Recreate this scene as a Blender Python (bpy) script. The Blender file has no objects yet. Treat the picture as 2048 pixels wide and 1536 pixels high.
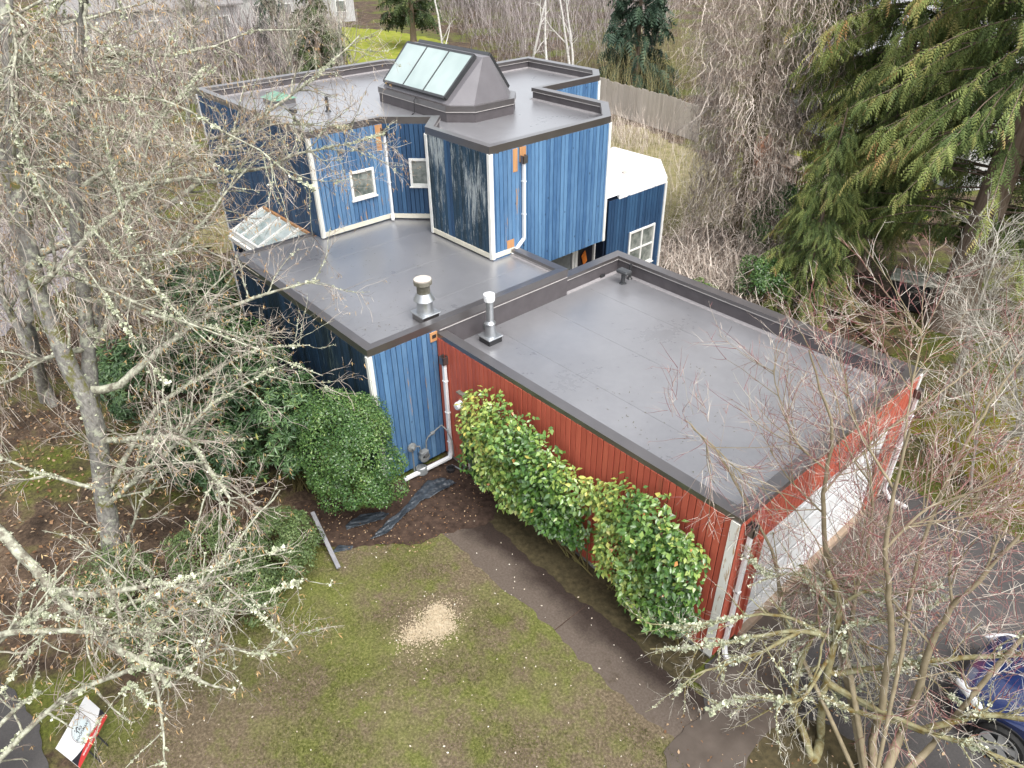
import bpy, bmesh, math, random
import numpy as np
from mathutils import Vector, Matrix
random.seed(7)
RNG = np.random.default_rng(11)
scene = bpy.context.scene
COL = scene.collection

# ------------------------------------------------------------------ camera
CAM = np.array([11.585, -7.685, 11.08]); FPX = 1439.5            # focal length in pixels of a 2048 px wide frame
_p, _r, _y = math.radians(33.780), math.radians(0.858), math.radians(139.0595)
_fh = np.array([math.cos(_y), math.sin(_y), 0]); _rt = np.array([math.sin(_y), -math.cos(_y), 0]); _up = np.array([0, 0, 1.0])
FWD = math.cos(_p)*_fh - math.sin(_p)*_up
_dn = -(math.sin(_p)*_fh + math.cos(_p)*_up)
RIGHT = math.cos(_r)*_rt + math.sin(_r)*_dn
DOWN = -math.sin(_r)*_rt + math.cos(_r)*_dn
cam_d = bpy.data.cameras.new('camera'); cam = bpy.data.objects.new('camera', cam_d); COL.objects.link(cam)
cam_d.sensor_width = 36; cam_d.lens = FPX/2048*36; cam_d.clip_start = .1; cam_d.clip_end = 900
cam.matrix_world = Matrix(((RIGHT[0], -DOWN[0], -FWD[0], CAM[0]), (RIGHT[1], -DOWN[1], -FWD[1], CAM[1]),
                           (RIGHT[2], -DOWN[2], -FWD[2], CAM[2]), (0, 0, 0, 1)))
scene.camera = cam

# ------------------------------------------------------------------ light: overcast afternoon, soft sun from the street side
SUN_EL, SUN_AZ = math.radians(60), math.radians(-10)                 # azimuth measured from +x towards +y
world = bpy.data.worlds.new('World'); scene.world = world; world.use_nodes = True
wn = world.node_tree; bgn = wn.nodes['Background']
sky = wn.nodes.new('ShaderNodeTexSky'); sky.sky_type = 'NISHITA'; sky.sun_disc = False
sky.sun_elevation = SUN_EL; sky.sun_rotation = math.radians(90) - SUN_AZ
sky.dust_density = 4.0; sky.air_density = 1.0; sky.ozone_density = 1.0
hsv = wn.nodes.new('ShaderNodeHueSaturation'); hsv.inputs['Saturation'].default_value = .22    # cloud cover takes the blue out
wn.links.new(sky.outputs[0], hsv.inputs['Color']); wn.links.new(hsv.outputs[0], bgn.inputs['Color'])
bgn.inputs['Strength'].default_value = .15
sun_d = bpy.data.lights.new('sun', 'SUN'); sun = bpy.data.objects.new('sun', sun_d); COL.objects.link(sun)
sun_d.energy = 1.0; sun_d.angle = math.radians(30); sun_d.color = (1, .96, .9)
_s = Vector((math.cos(SUN_EL)*math.cos(SUN_AZ), math.cos(SUN_EL)*math.sin(SUN_AZ), math.sin(SUN_EL)))
sun.rotation_euler = _s.to_track_quat('Z', 'Y').to_euler()
scene.view_settings.view_transform = 'Standard'; scene.view_settings.look = 'None'
scene.view_settings.gamma = 1; scene.view_settings.use_curve_mapping = False
scene.view_settings.exposure = 1.22
scene.render.engine = 'CYCLES'
scene.cycles.max_bounces = 6; scene.cycles.diffuse_bounces = 3; scene.cycles.glossy_bounces = 3

# ------------------------------------------------------------------ helpers
def at(px, py, depth):                    # a point of the photograph at a known distance along the view axis
    return CAM + depth*((px-1024)/FPX*RIGHT + (py-768)/FPX*DOWN + FWD)
def ground(px, py, z=0.0):
    d = (px-1024)/FPX*RIGHT + (py-768)/FPX*DOWN + FWD
    return CAM + d*(z-CAM[2])/d[2]
def norm(a):
    return a/np.maximum(np.linalg.norm(a, axis=-1, keepdims=True), 1e-9)
def tag(o, label=None, cat=None, group=None, kind=None):
    if label: o['label'] = label
    if cat: o['category'] = cat
    if group: o['group'] = group
    if kind: o['kind'] = kind
    return o
def empty(name, loc=(0, 0, 0), rz=0.0, parent=None):
    o = bpy.data.objects.new(name, None); COL.objects.link(o); o.location = loc; o.rotation_euler = (0, 0, rz); o.empty_display_size = .2
    if parent: o.parent = parent
    return o
def link_mesh(name, me, mats, parent=None, loc=None, rz=None):
    if not isinstance(mats, (list, tuple)): mats = [mats]
    if not me.materials:
        for m in mats: me.materials.append(m)
    o = bpy.data.objects.new(name, me); COL.objects.link(o)
    if parent: o.parent = parent
    if loc is not None: o.location = loc
    if rz is not None: o.rotation_euler = (0, 0, rz)
    return o
def np_mesh(name, verts, faces, smooth=False, tint=None, vtint=None):
    """verts (N,3), faces list of (M,k) integer arrays"""
    me = bpy.data.meshes.new(name)
    verts = np.ascontiguousarray(verts, dtype=np.float32).reshape(-1, 3)
    if not isinstance(faces, list): faces = [faces]
    faces = [np.asarray(f, dtype=np.int32) for f in faces if len(f)]
    me.vertices.add(len(verts)); me.vertices.foreach_set('co', verts.ravel())
    loops = np.concatenate([f.ravel() for f in faces])
    sizes = np.concatenate([np.full(len(f), f.shape[1], np.int32) for f in faces])
    starts = np.concatenate([[0], np.cumsum(sizes)[:-1]]).astype(np.int32)
    me.loops.add(len(loops)); me.loops.foreach_set('vertex_index', loops)
    me.polygons.add(len(sizes)); me.polygons.foreach_set('loop_start', starts)
    me.update(calc_edges=True); me.validate()
    if smooth: me.polygons.foreach_set('use_smooth', np.ones(len(me.polygons), bool))
    if vtint is not None:
        a = me.attributes.new('tint', 'FLOAT', 'POINT'); a.data.foreach_set('value', np.asarray(vtint, np.float32))
    return me

class MB:
    """collects simple solids and links them as one mesh object"""
    def __init__(s): s.v = []; s.f = []
    def add(s, vs, fs):
        n = len(s.v); s.v += [tuple(map(float, v)) for v in vs]; s.f += [tuple(n+i for i in f) for f in fs]; return s
    def box(s, x0, x1, y0, y1, z0, z1):
        return s.add([(x0,y0,z0),(x1,y0,z0),(x1,y1,z0),(x0,y1,z0),(x0,y0,z1),(x1,y0,z1),(x1,y1,z1),(x0,y1,z1)],
                     [(0,3,2,1),(4,5,6,7),(0,1,5,4),(1,2,6,5),(2,3,7,6),(3,0,4,7)])
    def prism(s, poly, z0, z1, cap=True):
        n = len(poly); vs = [(p[0],p[1],z0) for p in poly]+[(p[0],p[1],z1) for p in poly]
        fs = [(i,(i+1)%n,n+(i+1)%n,n+i) for i in range(n)]
        if cap: fs += [tuple(range(n-1,-1,-1)), tuple(range(n,2*n))]
        return s.add(vs, fs)
    def beam(s, a, b, w, h, up=(0,0,1)):
        a, b = Vector(a), Vector(b); d = (b-a).normalized(); u = Vector(up)
        if abs(d.dot(u)) > .98: u = Vector((1,0,0))
        x = d.cross(u).normalized()*w/2; y = x.cross(d).normalized()*h/2
        return s.add([a-x-y,a+x-y,a+x+y,a-x+y,b-x-y,b+x-y,b+x+y,b-x+y],
                     [(0,3,2,1),(4,5,6,7),(0,1,5,4),(1,2,6,5),(2,3,7,6),(3,0,4,7)])
    def lathe(s, prof, seg=20, loc=(0,0,0), axis='z', cap=True):
        vs = []; fs = []; n = len(prof)
        for k in range(seg):
            a = 2*math.pi*k/seg; c, sn = math.cos(a), math.sin(a)
            for r, h in prof:
                p = (r*c, r*sn, h) if axis == 'z' else ((r*c, h, r*sn) if axis == 'y' else (h, r*c, r*sn))
                vs.append((p[0]+loc[0], p[1]+loc[1], p[2]+loc[2]))
        for k in range(seg):
            for i in range(n-1):
                a, b = k*n+i, ((k+1)%seg)*n+i
                fs.append((a, b, b+1, a+1))
        if cap: fs.append(tuple(k*n for k in range(seg))[::-1]); fs.append(tuple(k*n+n-1 for k in range(seg)))
        return s.add(vs, fs)
    def tube(s, pts, r, seg=8):
        pts = [Vector(p) for p in pts]; n = len(pts); vs = []; fs = []
        for i, p in enumerate(pts):
            t = (pts[min(i+1,n-1)]-pts[max(i-1,0)]).normalized()
            u = t.cross(Vector((0,0,1)) if abs(t.z) < .95 else Vector((1,0,0))).normalized(); v = t.cross(u)
            for k in range(seg):
                a = 2*math.pi*k/seg; vs.append(p+u*r*math.cos(a)+v*r*math.sin(a))
        for i in range(n-1):
            for k in range(seg): fs.append((i*seg+k, i*seg+(k+1)%seg, (i+1)*seg+(k+1)%seg, (i+1)*seg+k))
        fs.append(tuple(range(seg))[::-1]); fs.append(tuple(range((n-1)*seg, n*seg)))
        return s.add(vs, fs)
    def build(s, name, mat, parent=None, smooth=False, bevel=0, loc=None, rz=None, inv=None):
        me = bpy.data.meshes.new(name); me.from_pydata(s.v, [], s.f)
        bm = bmesh.new(); bm.from_mesh(me)
        bmesh.ops.recalc_face_normals(bm, faces=bm.faces)
        if bevel: bmesh.ops.bevel(bm, geom=bm.edges[:], offset=bevel, segments=1, affect='EDGES', clamp_overlap=True)
        bm.to_mesh(me); bm.free()
        if smooth:
            for p in me.polygons: p.use_smooth = True
            me.set_sharp_from_angle(angle=math.radians(40))
        return link_mesh(name, me, mat, parent, loc, rz)

def offset_path(pts, d, closed):
    """moves a path sideways to its left by d with mitred corners"""
    n = len(pts); out = []
    P = [np.array(p[:2], float) for p in pts]
    for i in range(n):
        ns = []
        if closed or i > 0:
            t = P[i]-P[i-1]; t /= np.linalg.norm(t); ns.append(np.array([-t[1], t[0]]))
        if closed or i < n-1:
            t = P[(i+1) % n]-P[i]; t /= np.linalg.norm(t); ns.append(np.array([-t[1], t[0]]))
        if len(ns) == 2:
            b = ns[0]+ns[1]; b = b/(b@ns[0]) if abs(b@ns[0]) > .2 else ns[0]
        else: b = ns[0]
        out.append(P[i]+b*d)
    return out
def ring_profile(mb, pts, prof, closed):
    """sweeps profile points (inset, z) along a plan path"""
    rows = [[(*p, z) for p in offset_path(pts, d, closed)] for d, z in prof]
    n = len(pts); m = len(prof); vs = [rows[j][i] for i in range(n) for j in range(m)]; fs = []
    for i in range(n if closed else n-1):
        for j in range(m):
            a, b = i*m+j, ((i+1) % n)*m+j; a2, b2 = i*m+(j+1) % m, ((i+1) % n)*m+(j+1) % m
            fs.append((a, b, b2, a2))
    if not closed: fs += [tuple(range(m)), tuple((n-1)*m+j for j in range(m))[::-1]]
    mb.add(vs, fs); return mb

# strands: bunches of tapering twigs, all vectorised
def vgrow(start, dirn, length, n, wob, grav, rng):
    M = len(start); P = np.zeros((M, n, 3)); P[:, 0] = start; d = norm(np.asarray(dirn, float)).copy()
    step = (np.asarray(length)/(n-1))[:, None]
    for i in range(1, n):
        d = d + wob*rng.normal(size=(M, 3)); d[:, 2] -= grav; d = norm(d); P[:, i] = P[:, i-1]+d*step
    return P
def spawn(P, R, dens, rng, tmin=.15, tmax=1.0):
    M, n, _ = P.shape; L = np.linalg.norm(np.diff(P, axis=1), axis=2).sum(1)
    k = rng.poisson(L*dens*(tmax-tmin)); idx = np.repeat(np.arange(M), k)
    t = tmin+(tmax-tmin)*rng.random(len(idx)); f = t*(n-1); i = np.minimum(f.astype(int), n-2); w = (f-i)[:, None]
    pos = P[idx, i]*(1-w)+P[idx, i+1]*w; tan = norm(P[idx, i+1]-P[idx, i]); r = R[idx, i]*(1-w[:, 0])+R[idx, i+1]*w[:, 0]
    return pos, tan, r, t, L[idx]
def side_dirs(tan, ang, rng, up=0.0, bias=None):
    q = norm(np.cross(tan, rng.normal(size=tan.shape))); a = ang[:, None]
    d = tan*np.cos(a)+q*np.sin(a); d[:, 2] += up
    if bias is not None: d = d+bias
    return norm(d)
def taper(r0, r1, n): return np.asarray(r0)[:, None]*(1-np.linspace(0, 1, n))+np.asarray(r1)[:, None]*np.linspace(0, 1, n)
def tubes(name, groups, k, mat, parent, tints=None):
    vs = []; fs = []; ts = []; base = 0
    ang = np.arange(k)*2*np.pi/k
    for gi, (P, R) in enumerate(groups):
        if not len(P): continue
        M, n, _ = P.shape; T = np.empty_like(P); T[:, 1:-1] = P[:, 2:]-P[:, :-2]; T[:, 0] = P[:, 1]-P[:, 0]; T[:, -1] = P[:, -1]-P[:, -2]
        T = norm(T); ref = np.where(np.abs(T[..., 2:3]) > .92, np.array([1., 0, 0]), np.array([0, 0, 1.]))
        U = norm(np.cross(T, ref)); V = np.cross(T, U)
        ring = P[:, :, None]+R[:, :, None, None]*(np.cos(ang)[None, None, :, None]*U[:, :, None]+np.sin(ang)[None, None, :, None]*V[:, :, None])
        vs.append(ring.reshape(-1, 3))
        m, i, j = np.meshgrid(np.arange(M), np.arange(n-1), np.arange(k if k > 2 else 1), indexing='ij')   # k = 2: a flat blade, for the thinnest twigs
        a = base+(m*n+i)*k; j2 = (j+1) % k
        fs.append(np.stack([a+j, a+j2, a+k+j2, a+k+j], -1).reshape(-1, 4)); base += M*n*k
        ts.append(np.repeat(RNG.random(M), n*k))
    if not vs: return None
    return link_mesh(name, np_mesh(name, np.concatenate(vs), fs, True, vtint=np.concatenate(ts)), mat, parent)

LEAF = (np.array([(0,0,0),(-.5,.45,.1),(.5,.45,.1),(0,1,-.03),(0,.5,0)]), np.array([(0,4,1),(1,4,3),(0,2,4),(4,2,3)]))
SMALL = (np.array([(0,0,0),(-.5,.5,.08),(.5,.5,.08),(0,1,0)]), np.array([(0,2,1),(1,2,3)]))
def leaf_mesh(name, pos, nrm, size, width, rng, tmpl=LEAF, heading=None, spread=.5, tint=None):
    """one leaf per position: nrm is the way its upper side faces"""
    tv, tf = tmpl; M = len(pos); nr = norm(nrm+spread*rng.normal(size=(M, 3)))
    h = rng.normal(size=(M, 3)) if heading is None else heading+.35*rng.normal(size=(M, 3))
    y = norm(h-(h*nr).sum(1, keepdims=True)*nr); x = np.cross(y, nr)
    size = np.broadcast_to(size, (M,)); s = size[:, None, None]
    V = pos[:, None]+s*(tv[None, :, 0:1]*width*x[:, None]+tv[None, :, 1:2]*y[:, None]+tv[None, :, 2:3]*nr[:, None])
    F = (tf[None]+(np.arange(M)*len(tv))[:, None, None]).reshape(-1, tf.shape[1])
    t = rng.random(M) if tint is None else tint
    return np_mesh(name, V.reshape(-1, 3), F, True, vtint=np.repeat(t, len(tv))), (x, y, nr)

# ------------------------------------------------------------------ materials
def rgb(h):                                # '#rrggbb' -> linear
    c = [int(h[i:i+2], 16)/255 for i in (1, 3, 5)]
    return tuple((v/12.92 if v <= .04045 else ((v+.055)/1.055)**2.4) for v in c)+(1,)
class NT:
    def __init__(s, name):
        s.m = bpy.data.materials.new(name); s.m.use_nodes = True; s.t = s.m.node_tree; s.b = s.t.nodes['Principled BSDF']
    def n(s, typ, **kw):
        nd = s.t.nodes.new('ShaderNode'+typ)
        for k, v in kw.items():
            if hasattr(nd, k) and k not in ('inputs',): setattr(nd, k, v)
            else: nd.inputs[k.replace('_', ' ')].default_value = v
        return nd
    def l(s, a, b): s.t.links.new(a, b)
    def pos(s, scale=(1,1,1)):
        g = s.n('NewGeometry'); v = s.n('VectorMath', operation='MULTIPLY'); v.inputs[1].default_value = scale; s.l(g.outputs['Position'], v.inputs[0]); return v.outputs[0]
    def noise(s, vec, scale, detail=4, rough=.6, dist=0):
        nd = s.n('TexNoise'); nd.inputs['Scale'].default_value = scale; nd.inputs['Detail'].default_value = detail
        nd.inputs['Roughness'].default_value = rough; nd.inputs['Distortion'].default_value = dist
        if vec is not None: s.l(vec, nd.inputs['Vector'])
        return nd.outputs['Fac']
    def ramp(s, fac, stops, interp='LINEAR'):
        r = s.n('ValToRGB'); r.color_ramp.interpolation = interp; e = r.color_ramp.elements
        while len(e) < len(stops): e.new(.5)
        for el, (p, c) in zip(e, stops): el.position = p; el.color = c if len(c) == 4 else (*c, 1)
        s.l(fac, r.inputs[0]); return r.outputs[0]
    def mix(s, f, a, b, mode='MIX'):
        m = s.n('MixRGB', blend_type=mode)
        for i, v in ((0, f), (1, a), (2, b)):
            if hasattr(v, 'links'): s.l(v, m.inputs[i])
            elif isinstance(v, (int, float)): m.inputs[i].default_value = v if i == 0 else (v, v, v, 1)
            else: m.inputs[i].default_value = v if not isinstance(v, tuple) or len(v) == 4 else (*v, 1)
        return m.outputs[0]
    def mask(s, fac, lo, hi):
        r = s.n('MapRange'); s.l(fac, r.inputs[0]); r.inputs[1].default_value = lo; r.inputs[2].default_value = hi; return r.outputs[0]
    def math(s, op, a, b=None):
        m = s.n('Math', operation=op)
        for i, v in ((0, a), (1, b)):
            if v is None: continue
            if hasattr(v, 'links'): s.l(v, m.inputs[i])
            else: m.inputs[i].default_value = v
        return m.outputs[0]
    def bump(s, fac, strength=.3, dist=.02):
        b = s.n('Bump'); b.inputs['Strength'].default_value = strength; b.inputs['Distance'].default_value = dist
        s.l(fac, b.inputs['Height']); s.l(b.outputs[0], s.b.inputs['Normal'])
    def out(s, col, rough=.7, spec=.5, metal=0):
        if hasattr(col, 'links'): s.l(col, s.b.inputs['Base Color'])
        else: s.b.inputs['Base Color'].default_value = (*col, 1) if len(col) == 3 else col
        if hasattr(rough, 'links'): s.l(rough, s.b.inputs['Roughness'])
        else: s.b.inputs['Roughness'].default_value = rough
        s.b.inputs['Specular IOR Level'].default_value = spec; s.b.inputs['Metallic'].default_value = metal
        return s.m
def simple(name, c1, c2=None, scale=6, rough=.6, spec=.4, metal=0, bump=0, stretch=(1,1,1), detail=5, lo=.3, hi=.7):
    t = NT(name); v = t.pos(stretch); f = t.noise(v, scale, detail)
    col = t.ramp(f, [(lo, c1), (hi, c2 or c1)])
    if bump: t.bump(f, bump, .02)
    return t.out(col, rough, spec, metal)
def tinted(name, stops, rough=.6, spec=.3, noise_scale=0, trans=0):
    t = NT(name); a = t.n('Attribute', attribute_name='tint'); f = a.outputs['Fac']
    if noise_scale:
        nz = t.noise(t.pos(), noise_scale, 3); f = t.math('ADD', t.math('MULTIPLY', f, .6), t.math('MULTIPLY', t.mask(nz, .3, .7), .4))
    return t.out(t.ramp(f, stops), rough, spec)
def painted_wood(name, light, dark, wood, peel=.62, knots=.0, extra=None, rough=.55, mold=None):
    """vertical boards: paint with its own shade per board, grain, knots and spots where it has come off"""
    t = NT(name); info = t.n('ObjectInfo'); sh = t.n('VectorMath', operation='SCALE'); sh.inputs[0].default_value = (7.3, 3.1, 9.7); t.l(info.outputs['Random'], sh.inputs['Scale'])
    def own(scale):
        a_ = t.n('VectorMath', operation='ADD'); t.l(t.pos(scale), a_.inputs[0]); t.l(sh.outputs[0], a_.inputs[1]); return a_.outputs[0]
    v = own((1, 1, .12)); fine = t.noise(v, 26, 4, .65); broad = t.noise(t.pos((1, 1, .5)), 1.3, 3)
    f = t.math('ADD', t.math('MULTIPLY', fine, .45), t.math('MULTIPLY', broad, .35)); f = t.math('ADD', f, t.math('MULTIPLY', info.outputs['Random'], .26))
    col = t.ramp(f, [(.34, dark), (.74, light)])
    if extra:
        m = t.noise(own((1, 1, .10)), 17, 6, .85); m2 = t.noise(t.pos((1, 1, .5)), .9, 3)
        mm = t.mask(t.math('ADD', t.math('MULTIPLY', m, .8), t.math('MULTIPLY', m2, .5)), extra[1], extra[1]+.09)
        col = t.mix(mm, col, extra[0])
    if mold:
        m = t.noise(t.pos((1, 1, .35)), 2.2, 5, .7); col = t.mix(t.mask(m, mold[1], mold[1]+.2), col, mold[0])
    if knots:
        vo = t.n('TexVoronoi'); vo.inputs['Scale'].default_value = 4.2; t.l(t.pos((1, 1, .62)), vo.inputs['Vector'])
        col = t.mix(t.math('MULTIPLY', t.mask(vo.outputs['Distance'], knots, knots*.4), .75), col, (.015, .025, .05, 1))
    pm = t.noise(own((1, 1, .14)), 6.5, 6, .72, .4); col = t.mix(t.mask(pm, peel, peel+.035), col, wood)
    t.bump(fine, .35, .006)
    return t.out(col, rough, .4)

M = {}
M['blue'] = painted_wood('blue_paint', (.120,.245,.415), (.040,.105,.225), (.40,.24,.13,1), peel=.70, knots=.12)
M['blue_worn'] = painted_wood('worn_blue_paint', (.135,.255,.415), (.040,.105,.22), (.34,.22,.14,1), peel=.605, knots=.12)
M['blue_shade'] = painted_wood('shaded_blue_paint', (.040,.104,.205), (.014,.042,.098), (.20,.13,.09,1), peel=.74)  # darker copy of the blue paint, with the walls' shade put into the colour
M['blue_mildew_shade'] = painted_wood('shaded_mildewed_blue', (.026,.070,.125), (.009,.024,.036), (.2,.14,.1,1), peel=.8, extra=((.36,.40,.41,1), .665))  # real mildew flecks; the dark base has the wall's shade painted in
M['blue_deep_shade'] = painted_wood('deep_shaded_blue', (.020,.05,.10), (.006,.014,.022), (.2,.14,.1,1), peel=.8, extra=((.10,.14,.13,1), .74))  # darkest copy of the blue, deep shade of the wing wall painted in
M['red'] = painted_wood('red_paint', (.50,.118,.072), (.36,.074,.047), (.34,.23,.14,1), peel=.72, mold=((.16,.095,.045,1), .60))
M['wood_bare'] = simple('bare_cedar', (.55,.29,.13), (.40,.20,.09), 9, .7, .3, stretch=(1,1,.2))
M['white'] = simple('white_paint', (.78,.78,.76), (.66,.66,.62), 5, .5, .4, bump=.05)
M['white_worn'] = painted_wood('worn_white_paint', (.76,.76,.72), (.60,.60,.55), (.42,.30,.19,1), peel=.60)
M['cream'] = simple('cream_trim_paint', (.70,.67,.56), (.60,.57,.47), 5, .55, .4)
M['door_white'] = simple('door_paint', (.74,.75,.76), (.64,.65,.65), 3, .5, .4)
M['white_metal'] = simple('white_metal', (.80,.81,.82), (.72,.73,.74), 8, .35, .5)
M['white_roof'] = simple('white_membrane', (.90,.90,.89), (.84,.84,.83), 2, .5, .4)
t = NT('roof_membrane'); v = t.pos(); a = t.noise(v, .45, 5, .6); b = t.noise(v, 7, 5, .65); sc_ = t.noise(t.pos((1, 5, 1)), 3.0, 6, .75, .8)
col = t.ramp(t.math('ADD', t.math('MULTIPLY', a, .7), t.math('MULTIPLY', b, .3)), [(.35, (.138,.137,.146)), (.65, (.205,.204,.215))])
col = t.mix(t.math('MULTIPLY', t.mask(sc_, .69, .74), .5), col, (.38,.37,.38,1))
dirt = t.noise(v, 30, 3, .8); col = t.mix(t.math('MULTIPLY', t.mask(dirt, .68, .73), .55), col, (.035,.032,.03,1))
t.bump(b, .12, .01)
M['membrane'] = t.out(col, t.ramp(t.math('ADD', t.math('MULTIPLY', a, .75), t.math('MULTIPLY', b, .25)), [(.36, (.25,)*3), (.62, (.45,)*3)]), .9); t.b.inputs['Coat Weight'].default_value = 1; t.b.inputs['Coat Roughness'].default_value = .32; t.b.inputs['Coat IOR'].default_value = 2.0
M['membrane_wall'] = simple('upturned_membrane', (.070,.062,.066), (.095,.085,.09), 3, .5, .45)
M['weld'] = simple('weld_bead', (.26,.245,.25), (.20,.19,.195), 12, .45, .5)
M['cap'] = simple('brown_flashing', (.040,.033,.032), (.058,.050,.049), 2, .3, 1.0); _b = M['cap'].node_tree.nodes['Principled BSDF']; _b.inputs['Coat Weight'].default_value = 1; _b.inputs['Coat IOR'].default_value = 1.75; _b.inputs['Coat Roughness'].default_value = .4
M['hem_highlight'] = simple('flashing_hem', (.42,.40,.39), (.34,.32,.31), 3, .4, .5)  # highlight along the metal edge put into the hem's pale colour
M['core'] = simple('wall_backing', (.010,.018,.035), (.008,.012,.025), 3, .9, .1)
M['core_red'] = simple('red_wall_backing', (.045,.012,.010), (.03,.01,.008), 3, .9, .1)
M['galv'] = simple('galvanised_steel', (.55,.57,.58), (.44,.46,.48), 5, .32, .5, metal=.85)
M['galv_dirty'] = simple('mossy_steel', (.10,.095,.07), (.22,.21,.18), 9, .8, .3, bump=.3)
M['abs'] = simple('black_plastic_pipe', (.02,.02,.022), (.03,.03,.032), 6, .4, .5)
M['concrete'] = simple('grey_concrete', (.25,.235,.215), (.19,.18,.165), 4, .85, .3, bump=.3)
M['grey_paint'] = simple('grey_paint', (.21,.225,.225), (.15,.16,.165), 9, .5, .4)
M['beige'] = simple('beige_plastic', (.52,.47,.42), (.45,.40,.36), 4, .6, .4)
t = NT('skylight_glass'); M['sky_glass'] = t.out(t.ramp(t.noise(t.pos(), .8, 2), [(.3, (.30,.385,.37)), (.7, (.42,.51,.49))]), .06, 1.0); t.b.inputs['Coat Weight'].default_value = 1; t.b.inputs['Coat IOR'].default_value = 1.7; t.b.inputs['Coat Roughness'].default_value = .05  # sky reflection put into the pale base colour
t = NT('window_glass'); M['glass'] = t.out(t.ramp(t.noise(t.pos(), 3.5, 3), [(.35, (.09,.11,.10)), (.65, (.27,.29,.265))]), .05, .9)
t = NT('leanto_glass'); M['old_glass'] = t.out(t.ramp(t.noise(t.pos(), 2.2, 5), [(.35, (.20,.26,.25)), (.65, (.48,.53,.52))]), .12, .9)
M['door_dark'] = simple('dark_opening', (.008,.009,.014), (.012,.012,.018), 3, .3, .5)
M['alu_dark'] = simple('dark_aluminium', (.035,.037,.040), (.05,.052,.055), 5, .35, .5)
M['orange'] = simple('orange_card', (.55,.17,.02), (.40,.10,.02), 14, .6, .3)
M['green_plastic'] = simple('green_acrylic', (.10,.22,.15), (.15,.28,.20), 4, .25, .6)

# ------------------------------------------------------------------ ground
t = NT('yard_ground'); v = t.pos(); big = t.noise(v, .22, 5, .6); mid = t.noise(v, 1.4, 6, .65); fine = t.noise(v, 14, 5, .7)
col = t.ramp(t.math('ADD', t.math('MULTIPLY', mid, .6), t.math('MULTIPLY', fine, .4)), [(.34, (.020,.013,.009)), (.46, (.055,.038,.026)), (.56, (.11,.075,.05)), (.68, (.20,.155,.11))])
moss = t.ramp(fine, [(.3, (.035,.045,.008)), (.7, (.14,.155,.03))])
col = t.mix(t.mask(t.math('ADD', t.math('MULTIPLY', big, .75), t.math('MULTIPLY', mid, .35)), .525, .62), col, moss)
t.bump(fine, .6, .04); M['earth'] = t.out(col, .9, .2)
t = NT('lawn'); v = t.pos(); big = t.noise(v, .35, 4, .55); mid = t.noise(v, 1.9, 6, .7); fine = t.noise(v, 22, 5, .75)
gr = t.ramp(fine, [(.3, (.050,.060,.014)), (.5, (.120,.130,.036)), (.7, (.23,.225,.088))])
br = t.ramp(fine, [(.3, (.062,.048,.031)), (.55, (.16,.125,.082)), (.75, (.30,.25,.175))])
col = t.mix(t.mask(t.math('ADD', t.math('MULTIPLY', big, .6), t.math('MULTIPLY', mid, .6)), .53, .66), gr, br)
mossy = t.mask(t.math('ADD', t.math('MULTIPLY', t.noise(v, .6, 4), .6), t.math('MULTIPLY', mid, .4)), .53, .62)
col = t.mix(t.math('MULTIPLY', mossy, .6), col, t.ramp(fine, [(.3, (.06,.085,.01)), (.7, (.20,.235,.045))]))
t.bump(fine, .8, .04); M['lawn'] = t.out(col, .95, .15)
M['grass_far'] = simple('bright_grass', (.13,.17,.02), (.26,.26,.045), 1.1, .95, .1, bump=.5)
M['grass_dry'] = simple('dry_grass', (.13,.125,.045), (.27,.235,.13), 2.5, .95, .1, bump=.5)
M['soil'] = simple('wet_soil', (.026,.016,.012), (.085,.055,.040), 7, .9, .25, bump=.6)
M['strip_soil'] = simple('mossy_soil', (.035,.030,.016), (.085,.068,.035), 9, .9, .2, bump=.6)
t = NT('walk_concrete'); v = t.pos(); a = t.noise(v, .9, 5, .6); b = t.noise(v, 24, 4, .7)
sx = t.n('SeparateXYZ'); t.l(v, sx.inputs[0])
garage_side = t.mask(t.math('ADD', t.math('ADD', sx.outputs[1], t.math('MULTIPLY', a, 1.1)), t.math('MULTIPLY', sx.outputs[0], -.02)), -.90, -.50)  # concrete darkens towards the garage
col = t.mix(garage_side, t.ramp(b, [(.3, (.078,.060,.047)), (.7, (.128,.103,.084))]), t.ramp(b, [(.3, (.021,.014,.011)), (.7, (.040,.027,.021))]))
col = t.mix(t.mask(t.noise(v, 1.6, 5, .7), .60, .75), col, (.06,.044,.028, 1)); t.bump(b, .3, .01)
M['walk'] = t.out(col, .8, .3)
t = NT('asphalt'); v = t.pos(); a = t.noise(v, .8, 4); b = t.noise(v, 40, 3, .7)
M['asphalt'] = t.out(t.ramp(t.math('ADD', t.math('MULTIPLY', a, .5), t.math('MULTIPLY', b, .5)), [(.3, (.040,.038,.038)), (.7, (.085,.080,.078))]), .85, .3)
M['drive'] = simple('driveway_concrete', (.060,.047,.038), (.110,.090,.075), 1.6, .85, .3, bump=.2)
M['gravel'] = simple('lilac_gravel', (.20,.185,.195), (.32,.30,.31), 9, .9, .2, bump=.6)
M['sand'] = simple('spilled_sand', (.52,.44,.32), (.36,.29,.19), 16, .95, .1, bump=.4)

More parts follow.
